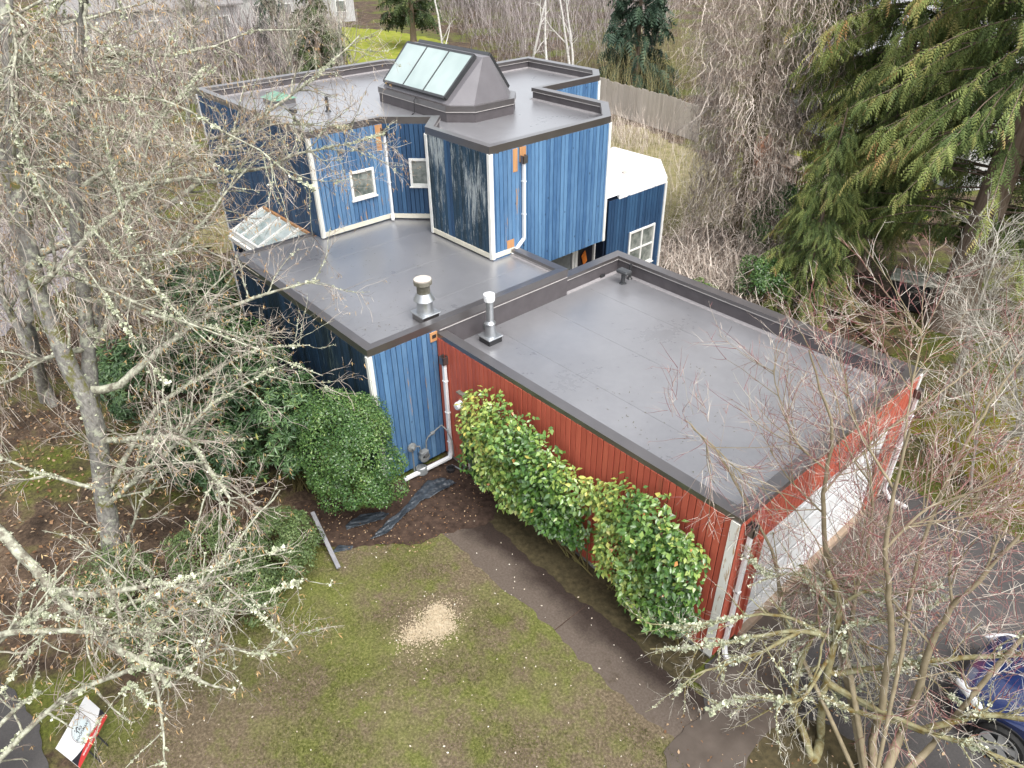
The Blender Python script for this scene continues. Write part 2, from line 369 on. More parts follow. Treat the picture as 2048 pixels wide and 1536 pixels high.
def sheet(name, pts, z, mat, kind='structure', edge=.0, sub=1, seed=1):
    """flat patch with a ragged outline, its corners densified"""
    r = random.Random(seed); out = []; walk_ = 0.0
    n = len(pts)
    for i in range(n):
        a, b = np.array(pts[i][:2], float), np.array(pts[(i+1) % n][:2], float); k = max(1, int(np.linalg.norm(b-a)/.11)) if edge else 1
        nrm = np.array([-(b-a)[1], (b-a)[0]]); nrm /= np.linalg.norm(nrm)
        for j in range(k):
            walk_ = .65*walk_+.75*r.uniform(-1, 1) if edge else 0; out.append(tuple(a+(b-a)*j/k+nrm*edge*.8*walk_*min(1, 2.2*math.sin(math.pi*j/k))))
    bm = bmesh.new(); vs = [bm.verts.new((x, y, z)) for x, y in out]; bm.faces.new(vs)
    bmesh.ops.triangulate(bm, faces=bm.faces[:]); me = bpy.data.meshes.new(name); bm.to_mesh(me); bm.free()
    o = link_mesh(name, me, mat); o['kind'] = kind; return o
g = sheet('ground', [(-300, -300), (300, -300), (300, 300), (-300, 300)], -.012, M['earth'])
if g.data.polygons[0].normal.z < 0: g.data.flip_normals()
sheet('lawn', [(.9,-4.3), (1.2,-3.55), (2.25,-2.25), (2.2,-1.70), (9.6,-1.70), (10.4,-3.5), (10.4,-12), (5.2,-11.2), (2.9,-9.25), (1.9,-8.3), (1.2,-6.2)], .008, M['lawn'], edge=.085, seed=3)
sheet('planting_bed', [(.3,-1.6), (.3,0), (2.3,0), (2.75,-.75), (2.5,-1.5), (2.3,-2.2), (1.2,-3.55), (.7,-4.0), (-.6,-3.6)], .012, M['soil'], edge=.12, seed=4)
sheet('planting_strip', [(2.3,-.78), (7.9,-.76), (7.9,.0), (2.3,.0)], .010, M['strip_soil'], edge=.08, seed=5)
walk = empty('walkway'); tag(walk, kind='structure')
MB().box(5.666, 5.684, -1.74, -.72, -.1, -.001).build('expansion_joint', M['soil'], walk)
for x0, x1 in ((2.26, 5.665), (5.685, 8.55)):
    MB().box(x0, x1, -1.76, -.70, -.1, .004).build('slab', M['walk'], walk, bevel=.006)
sheet('driveway', [(7.95,-.2), (8.6,-1.1), (9.3,-.9), (13.5,-.9), (24,-2), (24,7), (11,7.1), (7.95,6.9)], .014, M['asphalt'], edge=.06, seed=6)
sheet('planting_island', [(9.1,-2.0), (9.2,-.5), (9.8,.35), (11.6,.45), (14.5,-.6), (15,-3.4), (10.0,-3.6)], .022, M['strip_soil'], edge=.12, seed=17)
sheet('path_end_cover', [(8.45,-1.95), (8.45,-.66), (7.98,-.6), (7.98,.35), (9.5,.4), (9.35,-.7), (9.55,-2.3), (9.0,-2.35)], .026, M['drive'], edge=.06, seed=19)  # sheet added to cover a black patch where walkway meets driveway
sheet('driveway_apron', [(7.95,.2), (9.0,.1), (9.0,6.0), (7.95,6.0)], .018, M['drive'], edge=.01, seed=7)
sheet('road', [(-12,-11.5), (-.6,-9.6), (1.4,-9.15), (2.4,-9.25), (3.6,-10.2), (6,-12.2), (12,-14.5), (22,-20), (0,-40), (-40,-40)], .01, M['asphalt'], edge=.06, seed=8)
sheet('gravel_path', [(-13,-7.6), (-17,-3.6), (-21,-2.4), (-27,-4.5), (-34,-10), (-40,-18), (-24,-18)], .006, M['gravel'], edge=.2, seed=9)
sheet('side_lawn', [(-17.4,.5), (-15.2,.8), (-15.2,9), (-19,14), (-23,14), (-22,6)], .006, M['grass_dry'], edge=.3, seed=10)
sheet('far_lawn', [(-28,13), (-50,27), (-64,31), (-66,36), (-60,38), (-50,38), (-32,26)], .006, M['grass_far'], edge=.4, seed=11)
sheet('back_lawn', [(-11,14), (-19.5,24.5), (-16,26.8), (-9,24), (-3.5,19), (-5,14)], .006, M['grass_dry'], edge=.4, seed=12)
sheet('moss_lawn', [(7,9.2), (8.6,14.5), (13,18), (22,18), (22,8.4), (11,7.6)], .006, simple('thick_moss', (.075,.080,.006), (.17,.155,.02), 3, .95, .1, bump=.7), edge=.25, seed=13)
sheet('yard_by_deck', [(-6.5,21.6), (-9.5,26.5), (-6,31), (0,28), (1.5,23)], .006, M['grass_far'], edge=.4, seed=14)
# sawdust-coloured sand lying on the lawn: a thin ragged heap with stray grains
pts = []
for i in range(46):
    a = i/46*2*math.pi; r_ = (.52+.20*math.sin(3*a+1)+.12*math.sin(7*a))*random.uniform(.75, 1.15)
    c, s = math.cos(.85), math.sin(.85); x, y = r_*math.cos(a)*.50, r_*math.sin(a)*.95
    pts.append((4.12+x*c-y*s*.2, -3.28+y))


# ------------------------------------------------------------------ siding, shared by the walls
_bcache = {}
def board_mesh(w, h):
    k = (round(w, 3), round(h, 3))
    if k not in _bcache:
        m = MB(); b = .007; t_ = .022
        m.add([(-w/2,0,0),(w/2,0,0),(w/2,-t_+b,0),(w/2-b,-t_,0),(-w/2+b,-t_,0),(-w/2,-t_+b,0),
               (-w/2,0,h),(w/2,0,h),(w/2,-t_+b,h),(w/2-b,-t_,h),(-w/2+b,-t_,h),(-w/2,-t_+b,h)],
              [(0,1,7,6),(1,2,8,7),(2,3,9,8),(3,4,10,9),(4,5,11,10),(5,0,6,11),(0,5,4,3,2,1),(6,7,8,9,10,11)])
        me = bpy.data.meshes.new('siding_board'); me.from_pydata(m.v, [], m.f); me.update()
        bm = bmesh.new(); bm.from_mesh(me); bmesh.ops.recalc_face_normals(bm, faces=bm.faces); bm.to_mesh(me); bm.free()
        _bcache[k] = me
    return _bcache[k]
def siding(house, a, b, z0, z1, mat, core, pitch=.131, holes=(), pick=None, label=None, seed=0):
    """a wall from a to b (its outside on the right hand of a->b): backing slab plus one object per board.
    holes: (s0, s1, z0, z1) along the wall"""
    a, b = np.array(a, float), np.array(b, float); L = np.linalg.norm(b-a); d = (b-a)/L; rz = math.atan2(d[1], d[0])
    wall = MB().box(0, L, .0, .05, z0, z1).build('wall', core, house, loc=(a[0], a[1], 0), rz=rz)
    if label: wall['label'] = label
    n = max(1, int(round(L/pitch))); w = L/n; rd = random.Random(seed+int(L*100))
    for i in range(n):
        s0, s1 = i*w, (i+1)*w; segs = [(z0, z1, s0, s1)]
        for h0, h1, hz0, hz1 in holes:
            if s1 > h0+.01 and s0 < h1-.01:
                segs = [q for p in segs for q in (((p[0], min(p[1], hz0), s0, s1), (max(p[0], hz1), p[1], s0, s1))) if q[1]-q[0] > .02]
                a_, b_ = max(z0, hz0), min(z1, hz1)
                if h0-s0 > .02: segs.append((a_, b_, s0, h0+.006))
                if s1-h1 > .02: segs.append((a_, b_, h1-.006, s1))
        for q0, q1, e0, e1 in segs:
            m = pick(rd, i, n) if pick else mat
            me = board_mesh(e1-e0-.012, q1-q0)
            if not me.materials: me.materials.append(m)
            o = bpy.data.objects.new('siding_board', me); COL.objects.link(o); o.parent = wall
            if me.materials[0] != m: o.material_slots[0].link = 'OBJECT'; o.material_slots[0].material = m
            o.location = ((e0+e1)/2, -.002-rd.random()*.006, q0); o.rotation_euler = (rd.uniform(-.0015, .0015), 0, rd.uniform(-.03, .03))
    return wall
def parapet(house, pts, ztop, zmem, width=.22, drop=.2, indrop=.10, closed=False, name='parapet_cap'):
    """metal cap on an upturned membrane, along a path with the roof on its left"""
    ring_profile(MB(), pts, [(.03, zmem-.06), (.03, ztop-.03), (width-.03, ztop-.03), (width-.03, zmem-.06)], closed).build('parapet', M['membrane_wall'], house)
    ring_profile(MB(), pts, [(-.02, ztop-drop), (-.02, ztop), (width, ztop-.012), (width, ztop-indrop), (width-.02, ztop-indrop), (width-.02, ztop-.03), (.0, ztop-.03), (.0, ztop-drop)], closed).build(name, M['cap'], house)
    ring_profile(MB(), pts, [(width-.028, ztop-indrop-.018), (width-.028, ztop-indrop+.004), (width+.004, ztop-indrop+.002), (width+.004, ztop-indrop-.016)], closed).build('flashing_hem', M['hem_highlight'], house)
    ring_profile(MB(), pts, [(width-.04, zmem+.002), (width-.025, zmem+.045), (width+.02, zmem+.012), (width+.055, zmem+.002)], closed).build('weld_bead', M['weld'], house)
def downspout(house, path, w=.085, head=True, hang=(0, -1)):
    """square white pipe through the path points with a collector head on top and straps"""
    mb = MB(); pts = [Vector(p) for p in path]
    for p, q in zip(pts, pts[1:]):
        d = (q-p).normalized(); mb.beam(p-d*.02, q+d*.02, w, w*.8, up=(0, 0, 1) if abs(d.z) < .9 else (hang[0], hang[1], 0))
    ds = mb.build('downspout', M['white_metal'], house, bevel=.008)
    if head:
        p = pts[0]; h = MB(); s = w*.85
        for x0, x1, y0, y1 in ((-s, s, -s, -s+.012), (-s, s, s-.012, s), (-s, -s+.012, -s, s), (s-.012, s, -s, s)): h.box(p.x+x0, p.x+x1, p.y+y0, p.y+y1, p.z-.03, p.z+.16)
        h.box(p.x-s+.01, p.x+s-.01, p.y-s+.01, p.y+s-.01, p.z-.03, p.z+.02)
        h.build('collector_head', M['cap'], ds)
    z0, z1 = pts[0].z, min(p.z for p in pts); k = 0
    for zz in np.arange(z0-.5, z1+.4, -.85):
        MB().box(pts[0].x-w*.62, pts[0].x+w*.62, pts[0].y-w*.5, pts[0].y+w*.5, zz, zz+.03).build('strap', M['white_metal'], ds)
    return ds
def window(house, a, d, z0, z1, width, mull=False, frame='white', f=.07):
    """casing, sash and panes; a = lower left seen from outside, d = unit vector to the right"""
    rz = math.atan2(d[1], d[0]); w = width
    fr = MB()
    for x0, x1, q0, q1 in ((0, w, z0, z0+f), (0, w, z1-f, z1), (0, f, z0+f, z1-f), (w-f, w, z0+f, z1-f)): fr.box(x0, x1, -.055, .03, q0, q1)
    if mull: fr.box(w/2-.03, w/2+.03, -.045, .02, z0+f, z1-f); fr.box(f, w-f, -.044, .02, (z0+z1)/2-.025, (z0+z1)/2+.025)
    win = fr.build('window', M[frame], house, bevel=.004, loc=(a[0], a[1], 0), rz=rz)
    cells = [(f, w/2-.03, z0+f, (z0+z1)/2-.025), (w/2+.03, w-f, z0+f, (z0+z1)/2-.025), (f, w/2-.03, (z0+z1)/2+.025, z1-f), (w/2+.03, w-f, (z0+z1)/2+.025, z1-f)] if mull else [(f, w-f, z0+f, z1-f)]
    for c in cells: MB().box(c[0], c[1], -.012, -.004, c[2], c[3]).build('pane', M['glass'], win)
    MB().box(-.03, w+.03, -.085, -.03, z0-.035, z0).build('sill', M[frame], win)
    return win
def corner_trim(house, p, z0, z1, d1, d2, mat='white', w=.085):
    """two boards meeting on an outside corner; d1, d2 unit plan vectors along the two walls"""
    d1, d2 = Vector((*d1, 0)), Vector((*d2, 0)); P = Vector((*p, 0)); out = -(d1+d2).normalized()*.036
    mb = MB()
    for d in (d1, d2):
        c = P+d*w/2+out
        n = Vector((-d.y, d.x, 0)); mb.add([c-d*w/2-n*.022+Vector((0,0,z)) if k == 0 else c+d*w/2-n*.022+Vector((0,0,z)) if k == 1 else c+d*w/2+n*.022+Vector((0,0,z)) if k == 2 else c-d*w/2+n*.022+Vector((0,0,z)) for z in (z0, z1) for k in range(4)],
               [(0,3,2,1),(4,5,6,7),(0,1,5,4),(1,2,6,5),(2,3,7,6),(3,0,4,7)])
    return mb.build('corner_trim', M[mat], house)
def base_trim(house, pts, z, h=.13, mat='cream', t_=.045):
    return ring_profile(MB(), pts, [(-t_, z), (-t_, z+h), (.0, z+h), (.0, z)], False).build('base_trim', M[mat], house)
def flat(name, pts, z, mat, parent):
    m = MB(); m.add([(x, y, z) for x, y in pts], [tuple(range(len(pts)))]); bm = bmesh.new(); me = bpy.data.meshes.new(name); me.from_pydata(m.v, [], m.f); bm.from_mesh(me)
    bmesh.ops.recalc_face_normals(bm, faces=bm.faces); bmesh.ops.triangulate(bm, faces=bm.faces[:])
    if bm.faces[:][0].normal.z < 0: bmesh.ops.reverse_faces(bm, faces=bm.faces[:])
    bm.to_mesh(me); bm.free(); return link_mesh(name, me, mat, parent)

# ------------------------------------------------------------------ the blue house
house = empty('house', (-4, 4, 0)); tag(house, 'blue wood-sided two-storey flat-roofed house with a glazed roof lantern', 'house')
house.location = (0, 0, 0)
UP = [(-13.14,.72), (-5.91,.72), (-5.91,2.92), (-4.915,3.91), (-4.195,3.19), (-1.635,3.19), (-1.635,7.39), (-2.763,8.52), (-5.54,8.52), (-5.54,11.17), (-6.22,11.85), (-9.73,11.85), (-9.73,8.06), (-12.84,8.06), (-13.14,7.75)]  # upper storey, lantern, lean-to, addition and entry coordinates scaled about the camera
ZU, ZUM = 6.33, 5.98
flat('upper_roof', offset_path(UP, .1, True), ZUM, M['membrane'], house)
parapet(house, UP, ZU, ZUM, .20, .20, .11, True)
GF = [(-13.1,.78), (-5.97,.78), (-5.97,2.92), (-4.9,3.96), (-4.3,3.96), (-4.3,7.9), (-5.6,8.42), (-5.6,11.07), (-9.64,11.74), (-13.05,7.95)]
MB().prism(offset_path(GF, .02, True), 0, 5.9).build('inner_core', M['core'], house)
WT = ZU-.18
siding(house, UP[0], UP[1], 0, WT, M['blue_shade'], M['core'])
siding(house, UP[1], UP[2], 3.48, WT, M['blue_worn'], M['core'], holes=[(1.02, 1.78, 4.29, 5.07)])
siding(house, UP[2], UP[3], 3.48, WT, M['blue_shade'], M['core'], holes=[(.68, 1.35, 4.44, 5.22)])
siding(house, UP[3], UP[4], 3.48, WT, M['blue_shade'], M['core'])
siding(house, UP[4], UP[5], 3.48, WT, M['blue_mildew_shade'], M['core'], pick=lambda rd, i, n: M['blue_shade'] if 6 <= i <= 7 else M['blue_mildew_shade'])
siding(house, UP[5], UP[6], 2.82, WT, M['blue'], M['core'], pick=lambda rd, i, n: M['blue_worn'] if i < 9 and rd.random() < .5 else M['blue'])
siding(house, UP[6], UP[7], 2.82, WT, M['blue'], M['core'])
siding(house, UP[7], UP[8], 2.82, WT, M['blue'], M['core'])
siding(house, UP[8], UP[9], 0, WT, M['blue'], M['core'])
for i in (9, 10, 11, 12, 13): siding(house, UP[i], UP[i+1], 0, WT, M['blue_shade'], M['core'])
siding(house, UP[14], UP[0], 0, WT, M['blue_shade'], M['core'])
MB().prism([(-4.23,3.30), (-1.73,3.30), (-1.73,7.37), (-2.79,8.43), (-4.4,8.43)], 2.83, 5.9).build('overhang', M['core'], house)
for p, z0, d1, d2, mt in ((UP[0], 0, (1,0), (0,1), 'white'), (UP[1], 3.48, (-1,0), (0,1), 'white_worn'), (UP[4], 3.48, (1,0), (-.707,.707), 'white'), (UP[5], 3.48, (-1,0), (0,1), 'white'), (UP[6], 2.82, (0,-1), (-.707,.707), 'white'), (UP[9], 0, (0,-1), (-.707,.707), 'white')):
    corner_trim(house, p, z0, WT, d1, d2, mt)
base_trim(house, [UP[1], UP[2], UP[3]], 3.50); base_trim(house, [UP[4], UP[5], (-1.635, 3.92)], 3.50)
window(house, (-5.91, 1.74), (0, 1), 4.29, 5.07, .77); window(house, (-5.428, 3.402), (.7071, .7071), 4.44, 5.22, .67)
downspout(house, [(-5.84,2.94,5.88), (-5.84,2.94,3.62), (-5.71,2.86,3.50)]); downspout(house, [(-1.55,4.20,5.79), (-1.55,4.20,3.80), (-1.55,3.89,3.55), (-1.54,3.81,3.49)])
def patch(x, y0, y1, z0, z1): return MB().box(x, x+.012, y0, y1, z0, z1).build('bare_wood_patch', M['wood_bare'], house)
patch(-5.885, 2.70, 2.86, 5.46, 6.14); patch(-5.885, 2.87, 3.01, 5.84, 6.14)
patch(-1.610, 3.89, 4.04, 5.58, 6.14); patch(-1.610, 4.11, 4.32, 5.79, 6.14); patch(-1.610, 3.66, 3.90, 3.64, 3.86)
for yy, zz in ((1.5, 5.63), (2.11, 5.65)): MB().box(-5.89, -5.75, yy, yy+.15, zz, zz+.11).build('wall_vent', M['grey_paint'], house, bevel=.02)
# glazed lantern on the upper roof
lan = empty('roof_lantern', parent=house)
S = [(-8.81,4.75), (-5.285,4.68), (-4.706,5.26), (-4.706,6.66), (-5.285,7.24), (-8.81,7.24), (-9.16,6.81), (-9.16,5.19)]
MB().prism(S, ZUM-.02, 6.28).build('curb', M['membrane_wall'], lan)
ring_profile(MB(), S, [(-.025, 6.27), (-.025, 6.42), (.16, 6.41), (.16, 6.27)], True).build('curb_cap', M['cap'], lan)
ring_profile(MB(), S, [(-.03, 6.25), (-.03, 6.268), (.05, 6.268), (.05, 6.25)], True).build('curb_hem', M['hem_highlight'], lan)
si = [(*p, 6.40) for p in offset_path(S, .12, True)]; T1, T2 = (-8.64, 5.88, 7.55), (-5.07, 5.88, 7.55); T3, T4 = (-8.64, 6.12, 7.55), (-5.07, 6.12, 7.55)
m = MB(); m.add(si+[T1, T2, T3, T4], [(0,1,9,8), (1,2,9), (2,3,11,9), (3,4,11), (4,5,10,11), (5,6,10), (6,7,8,10), (7,0,8), (8,9,11,10)])
m.build('hip_cover', simple('hip_membrane', (.135,.128,.138), (.165,.157,.168), 2, .34, .7), lan)
def skylight(c0, c1, c2, c3, n):
    """c0 lower left, c1 lower right, c2 upper right, c3 upper left on the slope; n panes side by side"""
    c = [Vector(p) for p in (c0, c1, c2, c3)]; nv = (c[1]-c[0]).cross(c[3]-c[0]).normalized()
    sk = MB()
    for p, q in ((c[0], c[1]), (c[1], c[2]), (c[2], c[3]), (c[3], c[0])): sk.beam(p+nv*.06, q+nv*.06, .07, .13, up=nv)
    o = sk.build('skylight', M['alu_dark'], lan)
    for i in range(n):
        a = c[0].lerp(c[1], i/n); b = c[0].lerp(c[1], (i+1)/n); e = c[3].lerp(c[2], (i+1)/n); f = c[3].lerp(c[2], i/n); g = .012
        u = (b-a).normalized()*.025
        vs = [p+nv*k for k in (.10, .12) for p in (a+u, b-u, e-u, f+u)]
        MB().add(vs, [(0,3,2,1),(4,5,6,7),(0,1,5,4),(1,2,6,5),(2,3,7,6),(3,0,4,7)]).build('pane', M['sky_glass'], o)
        if i: MB().beam(a+nv*.115, f+nv*.115, .05, .03, up=nv).build('glazing_bar', M['alu_dark'], o)
def on_front(s, t_):                           # s along x 0..1, t up the slope
    a = np.array(si[0])*(1-s)+np.array(si[1])*s; b = np.array(T1)*(1-s)+np.array(T2)*s; return a*(1-t_)+b*t_
def on_back(s, t_):
    a = np.array(si[4])*(1-s)+np.array(si[5])*s; b = np.array(T4)*(1-s)+np.array(T3)*s; return a*(1-t_)+b*t_
skylight(on_front(.01,.10), on_front(.93,.10), on_front(.93,.97), on_front(.03,.97), 3)
skylight(on_back(.03,.10), on_back(.97,.10), on_back(.97,.97), on_back(.03,.97), 3)
MB().tube([(-6.74,4.68,6.43), (-6.74,4.62,6.36), (-6.74,4.60,6.02), (-6.7,4.48,5.99)], .014).build('cable', M['abs'], lan)
# pipes and hatches on the upper roof
def pipe_vent(x, y, z, h, r=.05, hood=None):
    pv = MB().lathe([(r*2.2, 0), (r*1.5, .05), (r, .06), (r, h)], 12, (x, y, z)).build('vent_pipe', M['abs'], house, smooth=True)
    if hood: MB().box(x-hood, x+hood, y-hood*.6, y+hood*.6, z+h-.02, z+h+.11).build('vent_hood', M['alu_dark'], pv, bevel=.025)
    return pv
pipe_vent(-8.23, 1.55, ZUM, .30, .045, .13); pipe_vent(-8.78, 2.91, ZUM, .42, .045)
hx = empty('roof_hatch', parent=house)
MB().box(-11.34, -10.54, 2.07, 2.78, ZUM, ZUM+.15).build('curb', M['cap'], hx)
m = MB(); m.add([(-11.39,2.02,ZUM+.15),(-10.49,2.02,ZUM+.15),(-10.49,2.83,ZUM+.15),(-11.39,2.83,ZUM+.15),(-11.2,2.42,ZUM+.31),(-10.68,2.42,ZUM+.31)], [(0,1,5,4),(1,2,5),(2,3,4,5),(3,0,4),(0,3,2,1)]); m.build('dome', M['green_plastic'], hx)

# low front wing of the house
ZW, ZWM = 3.61, 3.45
WG = [(-6.4,-1.70), (.25,-1.71), (.25,3.98), (-1.6,3.98)]
flat('wing_roof', [(-6.35,-1.6), (.15,-1.6), (.15,3.9), (-1.75,3.9), (-1.75,4.2), (-4.8,4.2), (-6.0,3.0), (-6.0,.9), (-6.3,.6)], ZWM, M['membrane'], house)
MB().prism([(-6.35,-1.6), (.17,-1.6), (.17,3.88), (-1.7,3.88), (-2.6,4.1), (-5.9,4.1), (-5.95,.75), (-6.35,.75)], 0, ZWM-.03).build('wing_core', M['core'], house)
MB().box(-6.42, -6.30, -1.5, .66, ZWM-.1, ZWM+.07).build('roof_edge', M['cap'], house)
parapet(house, WG, ZW, ZWM, .19, .19, .10)
siding(house, WG[0], WG[1], 0, ZW-.17, M['blue_deep_shade'], M['core'], pick=lambda rd, i, n: M['blue_deep_shade'])
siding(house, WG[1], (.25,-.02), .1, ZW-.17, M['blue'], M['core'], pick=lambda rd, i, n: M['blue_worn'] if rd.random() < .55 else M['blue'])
siding(house, (-6.4,.7), WG[0], 0, ZW-.17, M['blue_deep_shade'], M['core'])
siding(house, WG[2], WG[3], 0, ZW-.17, M['blue'], M['core'])
corner_trim(house, WG[1], .1, ZW-.17, (-1,0), (0,1), 'white_worn'); corner_trim(house, WG[0], 0, ZW-.17, (1,0), (0,1), 'white')
MB().box(.25, .285, -.02, 3.97, 2.80, ZW-.185).build('metal_cladding', M['membrane_wall'], house)
MB().box(.286, .305, .06, 3.96, ZW-.215, ZW-.20).build('flashing_hem', M['hem_highlight'], house)
MB().box(.275, .30, -.20, -.01, 3.20, 3.42).build('bare_wood_patch', M['wood_bare'], house)
MB().box(.30, .312, -.155, -.055, 3.285, 3.36).build('scupper_hole', M['abs'], house)
for xx in (-4.6, -2.75, -.95): MB().box(xx, xx+.10, -1.5, 3.6, ZWM, ZWM+.0035).build('membrane_seam', M['membrane'], house)
# big flue on the wing
fl = empty('flue', parent=house); fx, fy = -.26, .10
MB().box(fx-.21, fx+.21, fy-.21, fy+.21, ZWM-.02, ZWM+.16).build('curb', M['cap'], fl)
MB().box(fx-.25, fx+.25, fy-.25, fy+.25, ZWM+.16, ZWM+.19).build('flashing_plate', M['galv'], fl, bevel=.008)
MB().lathe([(.19,.19), (.175,.35), (.17,.50), (.17,.55)], 24, (fx, fy, ZWM)).build('pipe', M['galv'], fl, smooth=True)
MB().lathe([(.185,.51), (.235,.48), (.24,.495), (.175,.61), (.15,.65)], 24, (fx, fy, ZWM)).build('storm_collar', M['galv'], fl, smooth=True)
MB().lathe([(.145,.61), (.145,.80), (.175,.84), (.20,.86), (.20,.94), (.14,.95)], 24, (fx, fy, ZWM)).build('mossy_cap', M['galv_dirty'], fl, smooth=True)
MB().lathe([(.01,.948), (.185,.945), (.19,.97), (.01,.985)], 24, (fx, fy, ZWM)).build('cap_top', M['beige'], fl, smooth=True)
# lean-to glass roof at the left end of the wing
lt = empty('glass_leanto', parent=house)
x0, x1 = -9.54, -6.03
for i in range(7):
    x = x0+(x1-x0)*i/6; MB().beam((x,-.42,2.96), (x,.64,3.40), .06, .07).build('glazing_bar', M['white'], lt)
    if i < 6:
        w_ = (x1-x0)/6; MB().add([(x+.02,-.40,2.94),(x+w_-.02,-.40,2.94),(x+w_-.02,.64,3.37),(x+.02,.64,3.37),(x+.02,-.40,2.95),(x+w_-.02,-.40,2.95),(x+w_-.02,.64,3.38),(x+.02,.64,3.38)], [(0,3,2,1),(4,5,6,7),(0,1,5,4),(1,2,6,5),(2,3,7,6),(3,0,4,7)]).build('pane', M['old_glass'], lt)
MB().box(x0-.03, x1, -.50, -.42, 2.84, 3.0).build('eave_rail', M['white'], lt); MB().box(x0-.03, x1, -.60, -.51, 2.72, 2.84).build('gutter', M['white'], lt); MB().box(x0, x1, .62, .69, 3.35, 3.44).build('ridge_rail', M['wood_bare'], lt)
MB().box(x0, x1, -.42, .66, 0, 2.8).build('knee_wall', M['core'], lt)
# white-roofed addition behind
AD = [(-2.09,7.09), (-2.09,10.74), (-3.43,12.07), (-5.5,12.07), (-5.5,7.09)]
ZA = 3.80
MB().prism([(-2.15,8.0), (-2.15,10.69), (-3.48,11.98), (-5.4,11.98), (-5.4,8.0)], 0, ZA-.02).build('addition_core', M['core'], house)
flat('addition_roof', AD, ZA, M['white_roof'], house)
ring_profile(MB(), [(-2.09,8.5), AD[1], AD[2], AD[3]], [(-.03, ZA-.13), (-.03, ZA+.03), (.14, ZA+.03), (.14, ZA+.005)], False).build('roof_edge', M['white_roof'], house)
MB().box(-3.4, -3.28, 10.1, 10.25, ZA, ZA+.06).build('roof_drain', M['beige'], house)
siding(house, (-2.09,8.07), AD[1], 0, ZA-.11, M['blue_shade'], M['core'], holes=[(1.04, 2.29, 1.145, 2.45)])
siding(house, AD[1], AD[2], 0, ZA-.11, M['blue_shade'], M['core'])
corner_trim(house, AD[1], 0, ZA-.11, (0,-1), (-.707,.707)); window(house, (-2.09, 9.11), (0, 1), 1.145, 2.45, 1.25, True)
# recessed entry under the overhang
ent = empty('entry', parent=house)
MB().box(-2.55, -2.51, 4.15, 6.97, 0, 2.81).build('entry_wall', M['grey_paint'], ent)
MB().box(-2.57, -2.53, 7.22, 7.96, 0, 2.75).build('opening', M['door_dark'], ent)
for y0, y1 in ((6.99,7.09), (7.11,7.22), (7.95,8.06)): MB().box(-2.55, -2.45, y0, y1, 0, 2.79).build('jamb', M['white'], ent)
m = MB(); c = Vector((-2.50, 7.56, 1.92)); u = Vector((0,.55,.55)).normalized(); v_ = Vector((0,-.3,1)).normalized()
m.add([c+Vector((k,0,0))+u*a*.11+v_*b*.19 for k in (0,.012) for a, b in ((-1,-1),(1,-1),(1,1),(-1,1))], [(0,3,2,1),(4,5,6,7),(0,1,5,4),(1,2,6,5),(2,3,7,6),(3,0,4,7)]).build('orange_notice', M['orange'], ent)

# ------------------------------------------------------------------ the red garage
gar = empty('garage'); tag(gar, 'red wood-sided flat-roofed garage with a white overhead door', 'garage')
GX, GY, ZG, ZGM = 7.93, 6.13, 3.38, 2.91
flat('garage_roof', [(.27,.1), (GX-.1,.1), (GX-.1,GY-.1), (.1,GY-.1), (.1,3.98), (.27,3.98)], ZGM, M['membrane'], gar)
MB().prism([(.35,.08), (GX-.08,.08), (GX-.08,GY-.08), (.1,GY-.08), (.1,4.1), (.35,4.1)], 0, ZGM-.05).build('garage_core', M['core_red'], gar)
parapet(gar, [(.29,0), (GX,0), (GX,GY), (.02,GY), (.02,3.99)], ZG, ZGM, .22, .125, .10)
siding(gar, (.285,0), (GX,0), .12, ZG-.11, M['red'], M['core_red'])
DZ0, DZ1, DY0, DY1 = .16, 2.38, .80, 5.30
siding(gar, (GX,0), (GX,GY), .12, ZG-.11, M['red'], M['core_red'], holes=[(DY0, DY1, 0, DZ1+.05)])
siding(gar, (GX,GY), (0,GY), .12, ZG-.11, M['red'], M['core_red'], pitch=.2)
MB().box(.3, GX-.01, -.005, .06, -.1, .12).build('foundation', M['concrete'], gar)
dr = MB().box(GX-.03, GX+.012, DY0, DY1, DZ0, DZ1).build('garage_door', M['door_white'], gar)
for r in range(4):
    for c in range(8):
        h = (DZ1-DZ0)/4; w_ = (DY1-DY0)/8; y0 = DY0+c*w_; z0 = DZ0+r*h
        MB().box(GX+.008, GX+.024, y0+.045, y0+w_-.045, z0+.07, z0+h-.07).build('panel', M['door_white'], dr, bevel=.012)
for r in (1, 2, 3): MB().box(GX+.010, GX+.017, DY0, DY1, DZ0+r*(DZ1-DZ0)/4-.008, DZ0+r*(DZ1-DZ0)/4+.008).build('section_joint', M['grey_paint'], dr)
MB().box(GX+.02, GX+.06, DY0-.12, DY0, .1, DZ1+.12).build('door_casing', M['red'], gar); MB().box(GX+.02, GX+.06, DY1, DY1+.12, .1, DZ1+.12).build('door_casing', M['red'], gar)
MB().box(GX-.05, GX+.12, DY0-.1, DY1+.1, .0, .17).build('door_threshold', simple('worn_threshold', (.34,.25,.18), (.25,.19,.14), 8, .8, .2), gar)
MB().box(GX-.14, GX+.012, -.045, -.018, .1, ZG-.11).build('corner_trim', M['white_worn'], gar); corner_trim(gar, (GX,GY), .1, ZG-.11, (-1,0), (0,-1), 'white', .1)
downspout(gar, [(.58,-.09,2.78), (.58,-.09,.30), (.60,-.14,.16), (.48,-1.34,.10)], .09)
downspout(gar, [(GX+.10,.20,3.02), (GX+.10,.20,.30), (GX+.16,.17,.14), (GX+.34,.12,.09)], .085, hang=(1, 0))
downspout(gar, [(GX+.10,GY-.05,2.82), (GX+.10,GY+.02,.3), (GX+.25,GY+.04,.12), (GX+.6,GY+.08,.08)], .085, hang=(1, 0))
